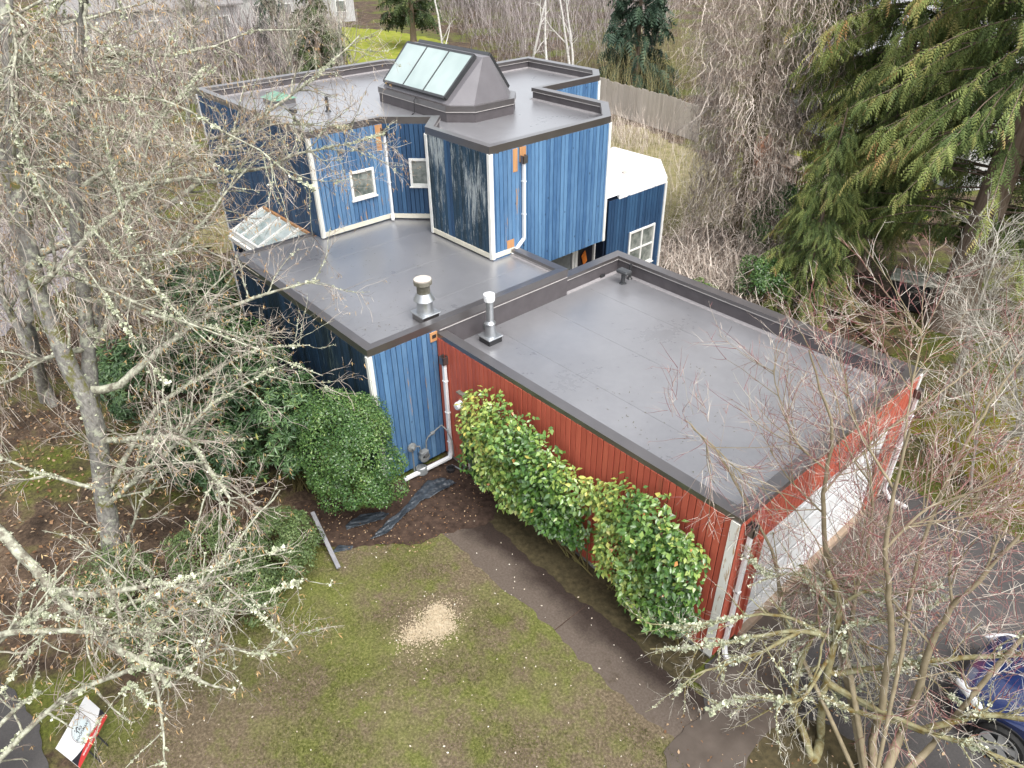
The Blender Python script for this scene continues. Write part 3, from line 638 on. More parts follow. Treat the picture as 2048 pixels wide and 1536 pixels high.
f2 = empty('gas_flue', parent=gar); fx, fy = .74, 1.11
MB().box(fx-.18, fx+.18, fy-.18, fy+.18, ZGM-.02, ZGM+.13).build('curb', M['abs'], f2)
MB().box(fx-.205, fx+.205, fy-.205, fy+.205, ZGM+.13, ZGM+.165).build('flashing_plate', M['galv'], f2, bevel=.01)
MB().lathe([(.145,.165), (.10,.45), (.10,.50), (.085,.50), (.085,1.02)], 20, (fx, fy, ZGM)).build('pipe', M['galv'], f2, smooth=True)
MB().lathe([(.10,.46), (.125,.455), (.13,.475), (.085,.53)], 20, (fx, fy, ZGM)).build('storm_collar', M['galv'], f2, smooth=True)
MB().lathe([(.10,1.0), (.12,1.02), (.125,1.12), (.11,1.125), (.125,1.14), (.125,1.17), (.01,1.19)], 20, (fx, fy, ZGM)).build('rain_cap', M['white_metal'], f2, smooth=True)
MB().lathe([(.10,0), (.06,.03), (.055,.03), (.055,.30)], 12, (.79,5.50,ZGM)).build('vent_pipe', M['alu_dark'], gar, smooth=True)
MB().box(.62, .98, 5.38, 5.62, ZGM+.28, ZGM+.38).build('vent_hood', M['alu_dark'], gar, bevel=.03)
MB().lathe([(.08,0), (.05,.04), (.04,.05), (.04,.40)], 12, (.73,5.83,ZGM)).build('vent_pipe', M['abs'], gar, smooth=True)
MB().box(.26, .34, 1.28, 1.46, ZGM+.08, ZGM+.20).build('scupper_box', M['grey_paint'], gar)
MB().box(.238, .248, 5.25, 5.42, ZGM+.03, ZGM+.12).build('scupper_hole', M['abs'], gar)
for yy in (1.55, 3.1, 4.65): MB().box(.45, GX-.3, yy, yy+.09, ZGM, ZGM+.0035).build('membrane_seam', M['membrane'], gar)

# ------------------------------------------------------------------ services on the walls
gm = empty('gas_meter', (.45, -.75, 0)); tag(gm, 'grey gas meter with regulator and pipes by the blue end wall', 'gas meter')
MB().lathe([(.10,-.07), (.13,-.05), (.13,.05), (.10,.07)], 16, (0,0,.42), 'x').build('meter_body', M['grey_paint'], gm, smooth=True)
MB().box(-.07, .07, -.11, .11, .42, .62).build('meter_head', M['grey_paint'], gm, bevel=.03)
MB().lathe([(.05,0), (.05,.03), (.02,.04)], 14, (.07,0,.53), 'x').build('dial', M['galv'], gm, smooth=True)
MB().lathe([(.11,-.02), (.115,0), (.11,.02), (.04,.05), (.03,.10)], 18, (0,-.30,.86), 'x').build('regulator', M['grey_paint'], gm, smooth=True)
MB().tube([(0,-.30,0), (0,-.30,.80), (0,-.22,.84), (0,-.1,.78), (0,-.08,.62)], .02).build('riser', M['grey_paint'], gm, smooth=True)
MB().tube([(0,.08,.6), (0,.09,.84), (0,.16,.92), (0,.42,1.02), (.0,.55,1.06), (.16,.58,.98), (.30,.60,.75), (.30,.62,.3)], .018).build('outlet_pipe', M['grey_paint'], gm, smooth=True)
MB().lathe([(.035,-.05), (.045,-.03), (.045,.03), (.035,.05)], 10, (0,.28,.965), 'y').build('valve', M['grey_paint'], gm, smooth=True)
MB().lathe([(.13,0), (.15,.03), (.13,.16), (.10,.17), (.09,.10)], 16, (.02,-.12,.02)).build('valve_pot', M['grey_paint'], gm, smooth=True)
em = empty('electric_meter', (1.16, -.03, 0)); tag(em, 'round white electric meter above a conduit on the red wall', 'electric meter')
MB().box(-.12, .12, -.09, .0, 1.72, 2.20).build('meter_box', M['red'], em, bevel=.01); MB().box(-.15, .14, -.10, .0, 2.22, 2.25).build('rain_ledge', M['galv_dirty'], em)
MB().lathe([(.02,-.24), (.075,-.235), (.095,-.20), (.095,-.10), (.11,-.09)], 18, (0,0,1.98), 'y').build('meter_glass', M['white_metal'], em, smooth=True)
MB().tube([(0,-.05,1.72), (0,-.05,.1)], .028).build('conduit', M['core_red'], em)
cb = empty('cable_box', (1.43, -.04, 0)); tag(cb, 'beige plastic cable box low on the red wall', 'cable box')
MB().box(-.13, .13, -.10, 0, .25, .75).build('box_body', M['beige'], cb, bevel=.015); MB().box(-.105, .105, -.115, -.1, .46, .72).build('box_lid', M['beige'], cb, bevel=.01); MB().box(-.105, .105, -.112, -.1, .28, .44).build('box_lid', M['beige'], cb, bevel=.01)
pp = MB().lathe([(.10,0), (.11,.10), (.085,.105), (.08,.02)], 14, (.86,-.32,.0)).build('drain_pipe', M['abs'], None, smooth=True); tag(pp, 'open black drain pipe sticking out of the soil', 'drain pipe')
st = MB().tube([(1.95,-.10,.0), (1.93,-.09,.75)], .02).build('wooden_stake', M['wood_bare']); tag(st, 'thin pinkish wooden stake against the red wall', 'stake')
bk = MB().tube([(.75,-.20,.05), (1.05,-.14,.04)], .018).build('metal_rod', M['galv']); tag(bk, 'short grey metal rod on the soil below the downspout', 'rod')

# ------------------------------------------------------------------ things on the ground
def crumple(name, outline, hgt, mat, seed, label, cat, group=None):
    """a creased sheet lying on the ground: outline polygon filled with a folded grid"""
    rd = np.random.default_rng(seed); bm = bmesh.new(); vs = [bm.verts.new((x, y, 0)) for x, y in outline]; bm.faces.new(vs)
    bmesh.ops.triangulate(bm, faces=bm.faces[:])
    for _ in range(4): bmesh.ops.subdivide_edges(bm, edges=bm.edges[:], cuts=1, use_grid_fill=True)
    a = np.array(outline); c = a.mean(0); ax = norm((a-c)[np.argmax(((a-c)**2).sum(1))][None])[0]; px = np.array([-ax[1], ax[0]])
    ph = rd.random(6)*6
    for v in bm.verts:
        s = (np.array([v.co.x, v.co.y])-c)@ax; q = (np.array([v.co.x, v.co.y])-c)@px
        z = abs(math.sin(q*16+2.2*math.sin(s*3+ph[0])+ph[1]))*.6+abs(math.sin(q*31+s*5+ph[2]))*.25+abs(math.sin(s*7+ph[3]))*.3
        v.co.z = .012+hgt*z*(.55+.45*rd.random())
    me = bpy.data.meshes.new(name); bm.to_mesh(me); bm.free()
    for p in me.polygons: p.use_smooth = True
    o = link_mesh(name, me, mat); tag(o, label, cat, group); sol = o.modifiers.new('solid', 'SOLIDIFY'); sol.thickness = .004; return o
M['tarp'] = simple('dusty_black_plastic', (.020,.026,.034), (.055,.068,.082), 7, .38, .6)
crumple('plastic_sheet', [(1.52,-2.95), (1.30,-2.4), (1.22,-1.95), (.95,-1.35), (.80,-.95), (1.0,-.62), (1.33,-.5), (1.32,-.85), (1.28,-1.5), (1.42,-2.05), (1.60,-2.6)], .07, M['tarp'], 1, 'long crumpled black plastic sheet lying on the bare soil', 'plastic sheet', 'black plastic scraps on the soil')
crumple('plastic_sheet', [(.78,-3.1), (.72,-2.7), (.95,-2.3), (1.12,-2.2), (1.18,-2.4), (1.02,-2.85), (.92,-3.15)], .05, M['tarp'], 2, 'shorter black plastic scrap half under the round clipped shrub', 'plastic sheet', 'black plastic scraps on the soil')
crumple('plastic_sheet', [(1.28,-3.72), (1.18,-3.5), (1.42,-3.28), (1.46,-3.36)], .03, M['tarp'], 3, 'small black plastic scrap beside the grey plank', 'plastic sheet', 'black plastic scraps on the soil')
pl = MB().beam((.35,-3.58,.42), (1.80,-3.84,.10), .085, .035).build('plank', simple('weathered_plank', (.30,.30,.315), (.18,.18,.195), 12, .8, .2, stretch=(.3,1,1)), bevel=.005); tag(pl, 'weathered grey plank leaning on the low shrub by the lawn', 'plank')

# the lawn sign
M['sign_white'] = simple('sign_print_white', (.80,.81,.83), (.76,.77,.79), 2, .35, .5); M['sign_black'] = simple('sign_print_black', (.022,.022,.032), (.03,.03,.04), 2, .35, .5)
M['sign_red'] = simple('sign_print_red', (.52,.045,.05), (.60,.06,.05), 2, .35, .5); M['sign_blue'] = simple('sign_print_pale', (.62,.74,.78), (.70,.78,.82), 2, .35, .5); M['sign_grey'] = simple('sign_print_grey', (.16,.17,.20), (.2,.21,.24), 2, .4, .5)
sg = empty('yard_sign'); tag(sg, 'white contractor yard sign with a red band and round house logo', 'yard sign')
tl, tr, bl = np.array([2.42,-9.10,.92]), np.array([1.86,-8.42,.92]), np.array([2.98,-8.70,.42])
# the panel leans back; u runs along the lettering, v up the panel
P_bl, P_br, P_tl = np.array([2.825,-8.835,.30]), np.array([2.215,-8.264,.30]), np.array([2.706,-8.962,.828])
SW, SH = .84, .56
U_ = norm((P_br-P_bl)[None])[0]; V_ = P_tl-P_bl; V_ = V_-(V_@U_)*U_; V_ = norm(V_[None])[0]; N_ = np.cross(U_, V_)
if N_[2] < 0: N_ = -N_
R_ = Matrix(((U_[0],V_[0],N_[0],P_bl[0]),(U_[1],V_[1],N_[1],P_bl[1]),(U_[2],V_[2],N_[2],P_bl[2]),(0,0,0,1)))
def sgn(m, name, mat, parent, **k): o = m.build(name, mat, parent, **k); o.matrix_world = R_; return o
panel = MB().box(0, SW, 0, SH, -.006, 0).build('sign_panel', M['sign_white'], sg); sg.matrix_world = R_
def flatshape(name, pts, z, mat):
    m = MB(); n = len(pts); m.add([(x, y, z) for x, y in pts], [tuple(range(n))]); me = bpy.data.meshes.new(name); me.from_pydata(m.v, [], m.f)
    bm = bmesh.new(); bm.from_mesh(me); bmesh.ops.recalc_face_normals(bm, faces=bm.faces)
    bmesh.ops.triangulate(bm, faces=bm.faces[:]); bm.to_mesh(me); bm.free(); return link_mesh(name, me, mat, panel)
def arc(y0, y1, n=16): return [(SW*i/n, y0+(y1-y0)*4*(i/n)*(1-i/n)) for i in range(n+1)]
flatshape('black_band', [(0,0), (SW,0)]+arc(.20,.11)[::-1], .001, M['sign_black'])
flatshape('red_band', [(0,0), (SW,0)]+arc(.05,.135)[::-1], .002, M['sign_red'])
cx_, cy_, rr = SW*.50, .325, .185
def ringpts(r, n=40): return [(cx_+r*math.cos(2*math.pi*i/n), cy_+r*math.sin(2*math.pi*i/n)) for i in range(n)]
flatshape('logo_disc', ringpts(rr+.012), .003, M['sign_white']); flatshape('logo_ring', ringpts(rr), .004, M['sign_grey']); flatshape('logo_ring', ringpts(rr-.008), .005, M['sign_white']); flatshape('logo_ring', ringpts(rr-.018), .006, M['sign_grey']); flatshape('logo_field', ringpts(rr-.022), .007, M['sign_blue'])
def words(txt, x, y, size, mat, z=.009, name='lettering'):
    cu = bpy.data.curves.new(name, 'FONT'); cu.body = txt; cu.size = size; cu.align_x = 'CENTER'; cu.align_y = 'CENTER'; cu.offset = size*.014
    tmp = bpy.data.objects.new(name, cu); COL.objects.link(tmp); dg = bpy.context.evaluated_depsgraph_get()
    me = bpy.data.meshes.new_from_object(tmp.evaluated_get(dg)); bpy.data.objects.remove(tmp)
    me.materials.clear(); o = link_mesh(name, me, mat, panel); o.location = (x, y, z); return o
words('ROOFSMART', cx_, cy_-.03, .058, M['sign_black']); words('www.roofsmart.com', cx_, .065, .062, M['sign_white'], .004)
flatshape('house_logo', [(cx_-.085,cy_+.05), (cx_-.03,cy_+.115), (cx_+.0,cy_+.082), (cx_-.012,cy_+.072), (cx_-.03,cy_+.09), (cx_-.07,cy_+.045)], .009, M['sign_black'])
flatshape('house_logo', [(cx_-.062,cy_+.055), (cx_-.062,cy_+.0), (cx_-.05,cy_+.0), (cx_-.05,cy_+.062)], .0095, M['sign_black']); words('RS', cx_+.005, cy_+.035, .065, M['sign_black']); flatshape('chimney_logo', [(cx_-.085,cy_+.085), (cx_-.07,cy_+.085), (cx_-.07,cy_+.11), (cx_-.085,cy_+.11)], .0095, M['sign_black'])
Ri = R_.inverted()
def wire(a, b, r=.014): MB().tube([Ri @ Vector(a), Ri @ Vector(b)], r, 6).build('leg', M['abs'], sg)
for s in (.32, .62):
    a = R_ @ Vector((SW*s, .0, -.01)); foot = (a.x+.07, a.y+.06, 0); wire(a, foot)
    c = R_ @ Vector((SW*s, SH*.9, -.015)); wire(a, c, .007)
a = R_ @ Vector((SW*.32, 0, -.01)); b = R_ @ Vector((SW*.62, 0, -.01)); wire((a.x+.035, a.y+.03, .15), (b.x+.035, b.y+.03, .15), .006)

# the parked car: nose towards the garage
M['car_blue'] = simple('dark_blue_car_paint', (.006,.016,.075), (.008,.021,.095), 1, .16, .7); M['car_blue'].node_tree.nodes['Principled BSDF'].inputs['Coat Weight'].default_value = 1
M['tyre'] = simple('tyre_rubber', (.016,.016,.016), (.024,.024,.024), 20, .8, .3); M['alloy'] = simple('alloy_rim', (.50,.50,.49), (.42,.42,.41), 5, .35, .5, metal=.4)
M['lamp'] = simple('headlight_lens', (.75,.78,.80), (.60,.63,.66), 9, .08, .8); M['amber'] = simple('amber_lens', (.75,.22,.01), (.65,.17,.01), 9, .15, .7)
CX, CY = 11.02, 2.72; HWID = .94
car = empty('parked_car', (CX, CY, 0)); tag(car, 'dark blue car parked nose-in on the driveway facing the garage door', 'car')
# stations: x, half width at sill, half width at shoulder, z sill, z shoulder, z top, half width top
st_ = [(0.0,.60,.62,.36,.58,.66,.50), (.06,.78,.80,.28,.66,.78,.62), (.22,.86,.88,.25,.76,.88,.70), (.55,.90,.92,.26,.84,.98,.74), (1.05,.91,.94,.28,.92,1.05,.76), (1.45,.91,.94,.28,.95,1.08,.78), (2.6,.91,.94,.28,.97,1.02,.80), (3.7,.91,.94,.30,.99,1.04,.80), (4.4,.86,.90,.34,1.0,1.08,.74), (4.68,.70,.76,.42,.90,.98,.60)]
vs = []; fs = []; ring = 14
for x, hs, hm, zs, zm, zt, ht in st_:
    half = [(hs*.55,zs-.04), (hs,zs+.04), (hm*.995,(zs+zm)/2), (hm,zm-.03), (hm-.05,zm+.03), (ht,zt-.02), (ht*.45,zt+.012)]
    prof = [(-y, z) for y, z in half]+[(y, z) for y, z in half[::-1]]
    vs += [(x, y, z) for y, z in prof]
for i in range(len(st_)-1):
    for k in range(ring): fs.append((i*ring+k, i*ring+(k+1) % ring, (i+1)*ring+(k+1) % ring, (i+1)*ring+k))
fs += [tuple(range(ring))[::-1], tuple(range((len(st_)-1)*ring, len(st_)*ring))]
m = MB(); m.add(vs, fs); body = m.build('body', M['car_blue'], car, smooth=True)
gl = [(1.35,.80,1.05,.80), (2.05,.76,1.56,.60), (2.5,.76,1.62,.58), (3.5,.76,1.60,.58), (4.2,.74,1.35,.60), (4.5,.72,1.04,.66)]
vs = []; fs = []
for x, hb, zt, ht in gl: vs += [(x,-hb,.98), (x,-ht,zt), (x,ht,zt), (x,hb,.98)]
for i in range(len(gl)-1): fs += [(i*4+k, i*4+k+1, (i+1)*4+k+1, (i+1)*4+k) for k in range(3)]
fs += [(0,1,2,3), (20,21,22,23)]
MB().add(vs, fs).build('cabin_glass', M['door_dark'], car, smooth=True)
MB().prism([(2.08,-.61), (3.75,-.61), (3.75,.61), (2.08,.61)], 1.575, 1.65).build('roof_panel', M['car_blue'], car, bevel=.03)
for s in (-1, 1):
    for a, b in (((1.36,s*.81,1.03), (2.08,s*.62,1.58)), ((3.72,s*.62,1.60), (4.45,s*.72,1.06)), ((2.85,s*.78,1.0), (2.85,s*.62,1.6))): MB().beam(a, b, .07, .05).build('pillar', M['car_blue'], car)
    def bulb(name, mat, c, sx, sy, sz, rz, par):
        m_ = MB(); prof = [(max(.02, math.cos(a_)), math.sin(a_)) for a_ in np.linspace(-1.5, 1.5, 9)]; m_.lathe(prof, 18)
        c_, s_ = math.cos(rz), math.sin(rz); m_.v = [(c[0]+(x*sx)*c_-(y*sy)*s_, c[1]+(x*sx)*s_+(y*sy)*c_, c[2]+z*sz+.12*x*sx) for x, y, z in m_.v]; return m_.build(name, mat, par, smooth=True)
    hl = bulb('headlight', M['lamp'], (.21, s*.755, .735), .30, .085, .085, s*.62, car)
    bulb('indicator', M['amber'], (.34, s*.862, .700), .14, .05, .05, s*.42, hl)
    MB().lathe([(.02,-.08), (.09,-.07), (.10,.0), (.07,.09), (.02,.10)], 12, (1.62, s*1.04, 1.08), 'y').build('mirror', M['car_blue'], car, smooth=True)
    for wx in (.84, 3.62):
        w = MB().lathe([(.24,-.11), (.33,-.115), (.355,-.08), (.36,0), (.355,.08), (.33,.115), (.24,.11)], 32, (wx, s*.90, .36), 'y', False).build('wheel', M['tyre'], car, smooth=True)
        MB().lathe([(.262,-.115), (.27,-.125), (.25,-.10), (.22,-.05), (.02,-.04), (.01,.05), (.25,.05)] if s < 0 else [(.25,-.05), (.01,-.05), (.02,.04), (.22,.05), (.25,.10), (.27,.125), (.262,.115)], 32, (wx, s*.90, .36), 'y', False).build('rim', M['alu_dark'], w, smooth=True)
        sp = MB()
        for k in range(5):
            a_ = k*2*math.pi/5+.3; c_, s_ = math.cos(a_), math.sin(a_)
            for da in (-.16, .16): sp.beam((wx+.04*c_, s*.985, .36+.04*s_), (wx+.262*math.cos(a_+da), s*1.0, .36+.262*math.sin(a_+da)), .062, .03, up=(0,1,0))
        sp.lathe([(.24,-.012), (.268,-.014), (.268,.012), (.24,.012), (.24,-.012)], 28, (wx, s*1.005, .36), 'y', False); sp.lathe([(.01,-.02), (.06,-.02), (.06,.02), (.01,.02)], 14, (wx, s*1.0, .36), 'y')
        sp.build('rim_spokes', M['alloy'], w)
        MB().lathe([(.36,-.02), (.41,-.03), (.41,.03), (.36,.02), (.36,-.02)], 28, (wx, s*.925, .37), 'y', False).build('wheel_arch', M['abs'], car, smooth=True)
MB().box(-.02, .03, -.42, .42, .44, .58).build('grille', M['abs'], car, bevel=.01); MB().box(-.03, .06, -.66, .66, .30, .36).build('bumper', M['abs'], car, bevel=.015)

# ------------------------------------------------------------------ fence, deck, neighbours
M['fence'] = painted_wood('silver_fence', (.60,.54,.48), (.40,.355,.31), (.16,.12,.09), peel=.66)
fe = empty('fence'); tag(fe, 'weathered grey wooden picket-board fence behind the house', 'fence')
A_, B_ = np.array([-25.5,29.0]), np.array([-12.0,26.6]); L_ = np.linalg.norm(B_-A_); D_ = (B_-A_)/L_; rd = random.Random(5)
pm = MB().box(-.085, .085, -.012, .012, 0, 1.0); pm = pm.build('picket', M['fence'], fe); proto = pm.data
n_ = int(L_/.185)
for i in range(n_):
    o = pm if i == 0 else pm.copy()
    if i: COL.objects.link(o)
    p = A_+D_*(i+.5)*L_/n_; o.location = (p[0], p[1], 0); o.rotation_euler = (0, rd.uniform(-.01,.01), math.atan2(D_[1], D_[0])+rd.uniform(-.03,.03)); o.scale = (1, 1, 1.9+rd.uniform(-.06,.06))
for zz in (.4, 1.5): MB().beam((*(A_+np.array([.05,.12])), zz), (*(B_+np.array([.05,.12])), zz), .05, .09).build('rail', M['fence'], fe)
M['deck'] = simple('deck_wood', (.26,.12,.065), (.17,.08,.045), 6, .7, .3); M['deck_floor'] = simple('deck_boards', (.36,.30,.25), (.27,.22,.18), 5, .8, .2)
dk = empty('deck'); tag(dk, 'brown wooden deck with a slatted railing under the cedar', 'deck')
c0, c1, c2 = np.array([-6.3,22.6]), np.array([-2.0,21.0]), np.array([-7.6,26.5])
MB().prism([tuple(c0), tuple(c1), (-.4,26.4), tuple(c2)], .35, .5).build('deck_floor', M['deck_floor'], dk)
def railing(a, b):
    L = np.linalg.norm(b-a); k = int(L/.16)
    for zz, w_ in ((1.38, .12), (.62, .07)): MB().beam((*a, zz), (*b, zz), w_, .05).build('rail', M['deck'], dk)
    me = None
    for i in range(k+1):
        p = a+(b-a)*i/k
        if me is None: o = MB().box(-.03, .03, -.03, .03, .5, 1.36).build('baluster', M['deck'], dk); me = o.data
        else: o = bpy.data.objects.new('baluster', me); COL.objects.link(o); o.parent = dk
        o.location = (p[0], p[1], 0)
railing(c0, c1); railing(c0, c2); railing(np.array([-9.5,24.6]), np.array([-6.0,25.4]))
M['shingle'] = simple('grey_shingle', (.16,.155,.15), (.25,.24,.235), 5, .9, .2); M['house_white'] = simple('pale_lap_siding', (.50,.50,.49), (.42,.42,.41), 2, .7, .3, stretch=(.2,.2,8)); M['house_grey'] = simple('grey_lap_siding', (.40,.41,.41), (.32,.33,.33), 2, .7, .3, stretch=(.2,.2,8))
def far_house(name, c, w, d, h, rz, label, wall, roof, nwin=4):
    o = empty(name, (c[0], c[1], 0), rz); tag(o, label, 'house', 'neighbouring houses beyond the yard')
    MB().box(-w/2, w/2, -d/2, d/2, 0, h).build('wall', wall, o)
    r = MB(); e = .5; rh = d*.28
    r.add([(-w/2-e,-d/2-e,h), (w/2+e,-d/2-e,h), (w/2+e,0,h+rh), (-w/2-e,0,h+rh), (-w/2-e,d/2+e,h), (w/2+e,d/2+e,h), (-w/2-e,-d/2-e,h-.15), (w/2+e,-d/2-e,h-.15), (-w/2-e,d/2+e,h-.15), (w/2+e,d/2+e,h-.15)],
          [(0,1,2,3), (3,2,5,4), (6,7,1,0), (8,4,5,9), (6,0,3,4,8), (7,9,5,2,1), (6,8,9,7)]); r.build('roof', roof, o)
    for i in range(nwin):
        x = -w/2+w*(i+.5)/nwin
        wn_ = MB().box(x-.6, x+.6, -d/2-.06, -d/2+.02, 1.0, 2.2).build('window', M['white'], o); MB().box(x-.5, x+.5, -d/2-.08, -d/2-.05, 1.1, 2.1).build('pane', M['glass'], wn_)
    return o
far_house('neighbour_house', (-76,34), 15, 9, 3.4, math.radians(70), 'long pale house with a light roof beyond the far lawn', M['house_white'], simple('pale_roof', (.55,.56,.56), (.46,.47,.47), 2, .8, .2), 5)
far_house('neighbour_house', (-73,18), 16, 10, 3.2, math.radians(78), 'grey and white house half hidden behind the left-hand bare trees', M['house_grey'], M['shingle'], 5)
far_house('neighbour_house', (-3,35), 13, 9, 4.6, math.radians(-25), 'white house glimpsed through the gaps of the big cedar', M['house_white'], simple('white_roof', (.36,.36,.37), (.28,.28,.29), 2, .8, .2), 5)
bb = empty('covered_grill', (4.3,15.6,0), .3); tag(bb, 'black covered grill under a mossy grey lid by the cedar trunk', 'grill')
MB().prism([(-.55,-.4), (.55,-.4), (.55,.4), (-.55,.4)], 0, .95).build('cover', M['abs'], bb, bevel=.08); MB().box(-.65, .65, -.45, .45, .97, 1.06).build('lid', simple('mossy_lid', (.38,.40,.36), (.20,.22,.16), 7, .8, .2), bb, bevel=.03)
lg = empty('fallen_log', (3.4,13.2,.16)); tag(lg, 'mossy fallen log on the brown ground behind the garage', 'log')
M['log'] = simple('mossy_log', (.10,.075,.04), (.13,.12,.04), 5, .9, .2, bump=.5)
MB().tube([(-1.8,1.2,0), (-.6,.6,.02), (.8,-.3,0), (2.0,-1.0,.03)], .15, 10).build('log_body', M['log'], lg, smooth=True); MB().tube([(-.6,.6,.05), (-.9,.0,.35), (-1.0,-.3,.6)], .06, 7).build('branch_stub', M['log'], lg, smooth=True)

# ------------------------------------------------------------------ vegetation materials
t = NT('alder_bark'); v = t.pos(); a = t.noise(v, 5, 6, .7); b = t.noise(t.pos((1,1,.5)), 20, 5, .7); c = t.noise(v, 2.6, 5, .7)
col = t.ramp(b, [(.3, (.10,.094,.085)), (.7, (.29,.28,.255))]); col = t.mix(t.mask(a, .53, .60), col, (.37,.38,.30,1)); col = t.mix(t.mask(c, .55, .62), col, (.13,.125,.045,1))
t.bump(b, .6, .02); M['alder_bark'] = t.out(col, .9, .2)
M['alder_limb'] = simple('lichened_limb', (.15,.135,.105), (.44,.45,.35), 9, .9, .2, bump=.5, lo=.38, hi=.62)
M['alder_twig'] = tinted('alder_twig', [(0, (.14,.105,.085)), (.5, (.31,.262,.222)), (1, (.52,.475,.405))], .8)
M['lichen'] = tinted('pale_lichen', [(0, (.26,.29,.18)), (.5, (.45,.475,.34)), (1, (.68,.69,.55))], .95, .1)
M['catkin'] = tinted('catkin', [(0, (.24,.13,.05)), (.6, (.42,.27,.12)), (1, (.50,.38,.20))], .8)
M['red_bark'] = simple('olive_stem', (.19,.155,.095), (.29,.245,.165), 6, .85, .2, bump=.3)
M['moss_bark'] = simple('mossy_limb', (.13,.085,.02), (.30,.30,.19), 8, .95, .1, bump=.6)
M['red_twig'] = tinted('red_twig', [(0, (.20,.055,.06)), (.4, (.28,.15,.135)), (.7, (.40,.33,.28)), (1, (.62,.58,.50))], .7)
M['grey_twig'] = tinted('grey_twig', [(0, (.21,.19,.16)), (.5, (.40,.375,.32)), (1, (.58,.56,.49))], .8)
M['vine_twig'] = tinted('vine_twig', [(0, (.20,.155,.125)), (.5, (.48,.405,.345)), (1, (.74,.66,.58))], .85)
M['thicket'] = tinted('thicket_twig', [(0, (.10,.082,.08)), (.5, (.22,.19,.185)), (1, (.38,.34,.33))], .9)
M['birch'] = simple('birch_bark', (.60,.58,.55), (.30,.27,.25), 4, .7, .3, stretch=(1,1,3), lo=.5, hi=.7)
M['cedar_bark'] = simple('cedar_bark', (.13,.095,.07), (.27,.21,.165), 14, .95, .1, stretch=(1,1,.08), bump=.8)
M['cedar_leaf'] = tinted('cedar_spray', [(0, (.055,.092,.032)), (.35, (.125,.175,.052)), (.70, (.235,.27,.078)), (.92, (.33,.27,.10)), (1, (.37,.22,.09))], .6, .3)
M['dark_needle'] = tinted('dark_evergreen', [(0, (.010,.026,.016)), (.6, (.030,.058,.034)), (1, (.06,.095,.05))], .6, .3)
M['spruce'] = tinted('spruce_needle', [(0, (.018,.032,.010)), (.6, (.045,.070,.020)), (1, (.10,.115,.035))], .6, .3)
M['camellia'] = tinted('glossy_leaf', [(0, (.034,.090,.018)), (.28, (.088,.185,.035)), (.55, (.20,.30,.065)), (.80, (.38,.42,.10)), (.97, (.50,.44,.10)), (1, (.42,.19,.06))], .30, .6)
M['boxwood'] = tinted('small_glossy_leaf', [(0, (.028,.074,.021)), (.6, (.09,.17,.042)), (1, (.24,.31,.095))], .33, .5)
M['rhodo'] = tinted('long_leathery_leaf', [(0, (.030,.068,.028)), (.6, (.088,.16,.06)), (.93, (.165,.235,.075)), (1, (.28,.31,.08))], .36, .5)
M['dull_leaf'] = tinted('dull_shrub_leaf', [(0, (.044,.074,.025)), (.6, (.115,.17,.055)), (1, (.23,.27,.115))], .5, .4)
M['fallen'] = tinted('fallen_leaf', [(0, (.10,.05,.025)), (.6, (.26,.15,.08)), (1, (.50,.38,.25))], .8, .2)
M['blade'] = tinted('grass_blade', [(0, (.050,.060,.012)), (.5, (.115,.125,.030)), (1, (.23,.20,.085))], .8, .2)

# ------------------------------------------------------------------ bare trees
def pxlimb(pts, r0, r1, n=14, seed=0, wob=.02):
    """smooth limb through photograph points with known distances"""
    P = np.array([at(*p) for p in pts]); rd = np.random.default_rng(seed+int(abs(pts[0][0])+pts[0][1]))
    return smooth(P, n, rd, wob), np.linspace(r0, r1, n)
def smooth(P, n, rd, wob):
    P = np.asarray(P, float); m = len(P); tt = np.linspace(0, m-1, n); out = []
    for t_ in tt:
        i = min(int(t_), m-2); f = t_-i; p0 = P[max(i-1,0)]; p1 = P[i]; p2 = P[i+1]; p3 = P[min(i+2,m-1)]
        out.append(.5*((2*p1)+(-p0+p2)*f+(2*p0-5*p1+4*p2-p3)*f*f+(-p0+3*p1-3*p2+p3)*f**3))
    out = np.array(out); L = np.linalg.norm(P[-1]-P[0]); out[1:-1] += rd.normal(size=(n-2, 3))*wob*L/n*2
    return out
def lichen_tufts(groups, per_m, size, rng, rmin=.006):
    """ragged little tufts along strands"""
    pos = []; 
    for P, R in groups:
        p, tn, r, t_, L = spawn(P, R, per_m, rng, .03, 1.0); k = r > rmin; p, r = p[k], r[k]; g_ = np.sin(7*p[:,0]+3*p[:,1])+np.sin(6*p[:,1]-4*p[:,2])+np.sin(5*p[:,2]+2.3*p[:,0]); k = g_+.5*rng.normal(size=len(p)) > .35; p, r = p[k], r[k]
        off = norm(rng.normal(size=p.shape)); off[:, 2] = np.abs(off[:, 2])*.8; pos.append(p+off*r[:, None]*.9)
    pos = np.concatenate(pos); M_ = len(pos); k = 5
    c = np.repeat(pos, k, 0)+rng.normal(size=(M_*k, 3))*size*.45
    s = np.repeat(size*np.clip(rng.lognormal(-.25,.55,M_),.25,2.4), k)*rng.uniform(.5,1.1,M_*k); nr = norm(rng.normal(size=(M_*k, 3))+[0, 0, .6])
    return c, nr, s, np.repeat(np.clip(rng.random(M_)*.8+.1, 0, 1), k)
BG = [dict(d=4.8, a=(.4,1.1), l=(.5,1.6), n=7, w=.16, g=-.01, r=(.010,.02)), dict(d=8.5, a=(.4,1.1), l=(.35,1.1), n=6, w=.17, g=.0, r=(.008,.012)), dict(d=4.0, a=(.4,1.1), l=(.15,.5), n=4, w=.17, g=.02, r=(.006,.008))]
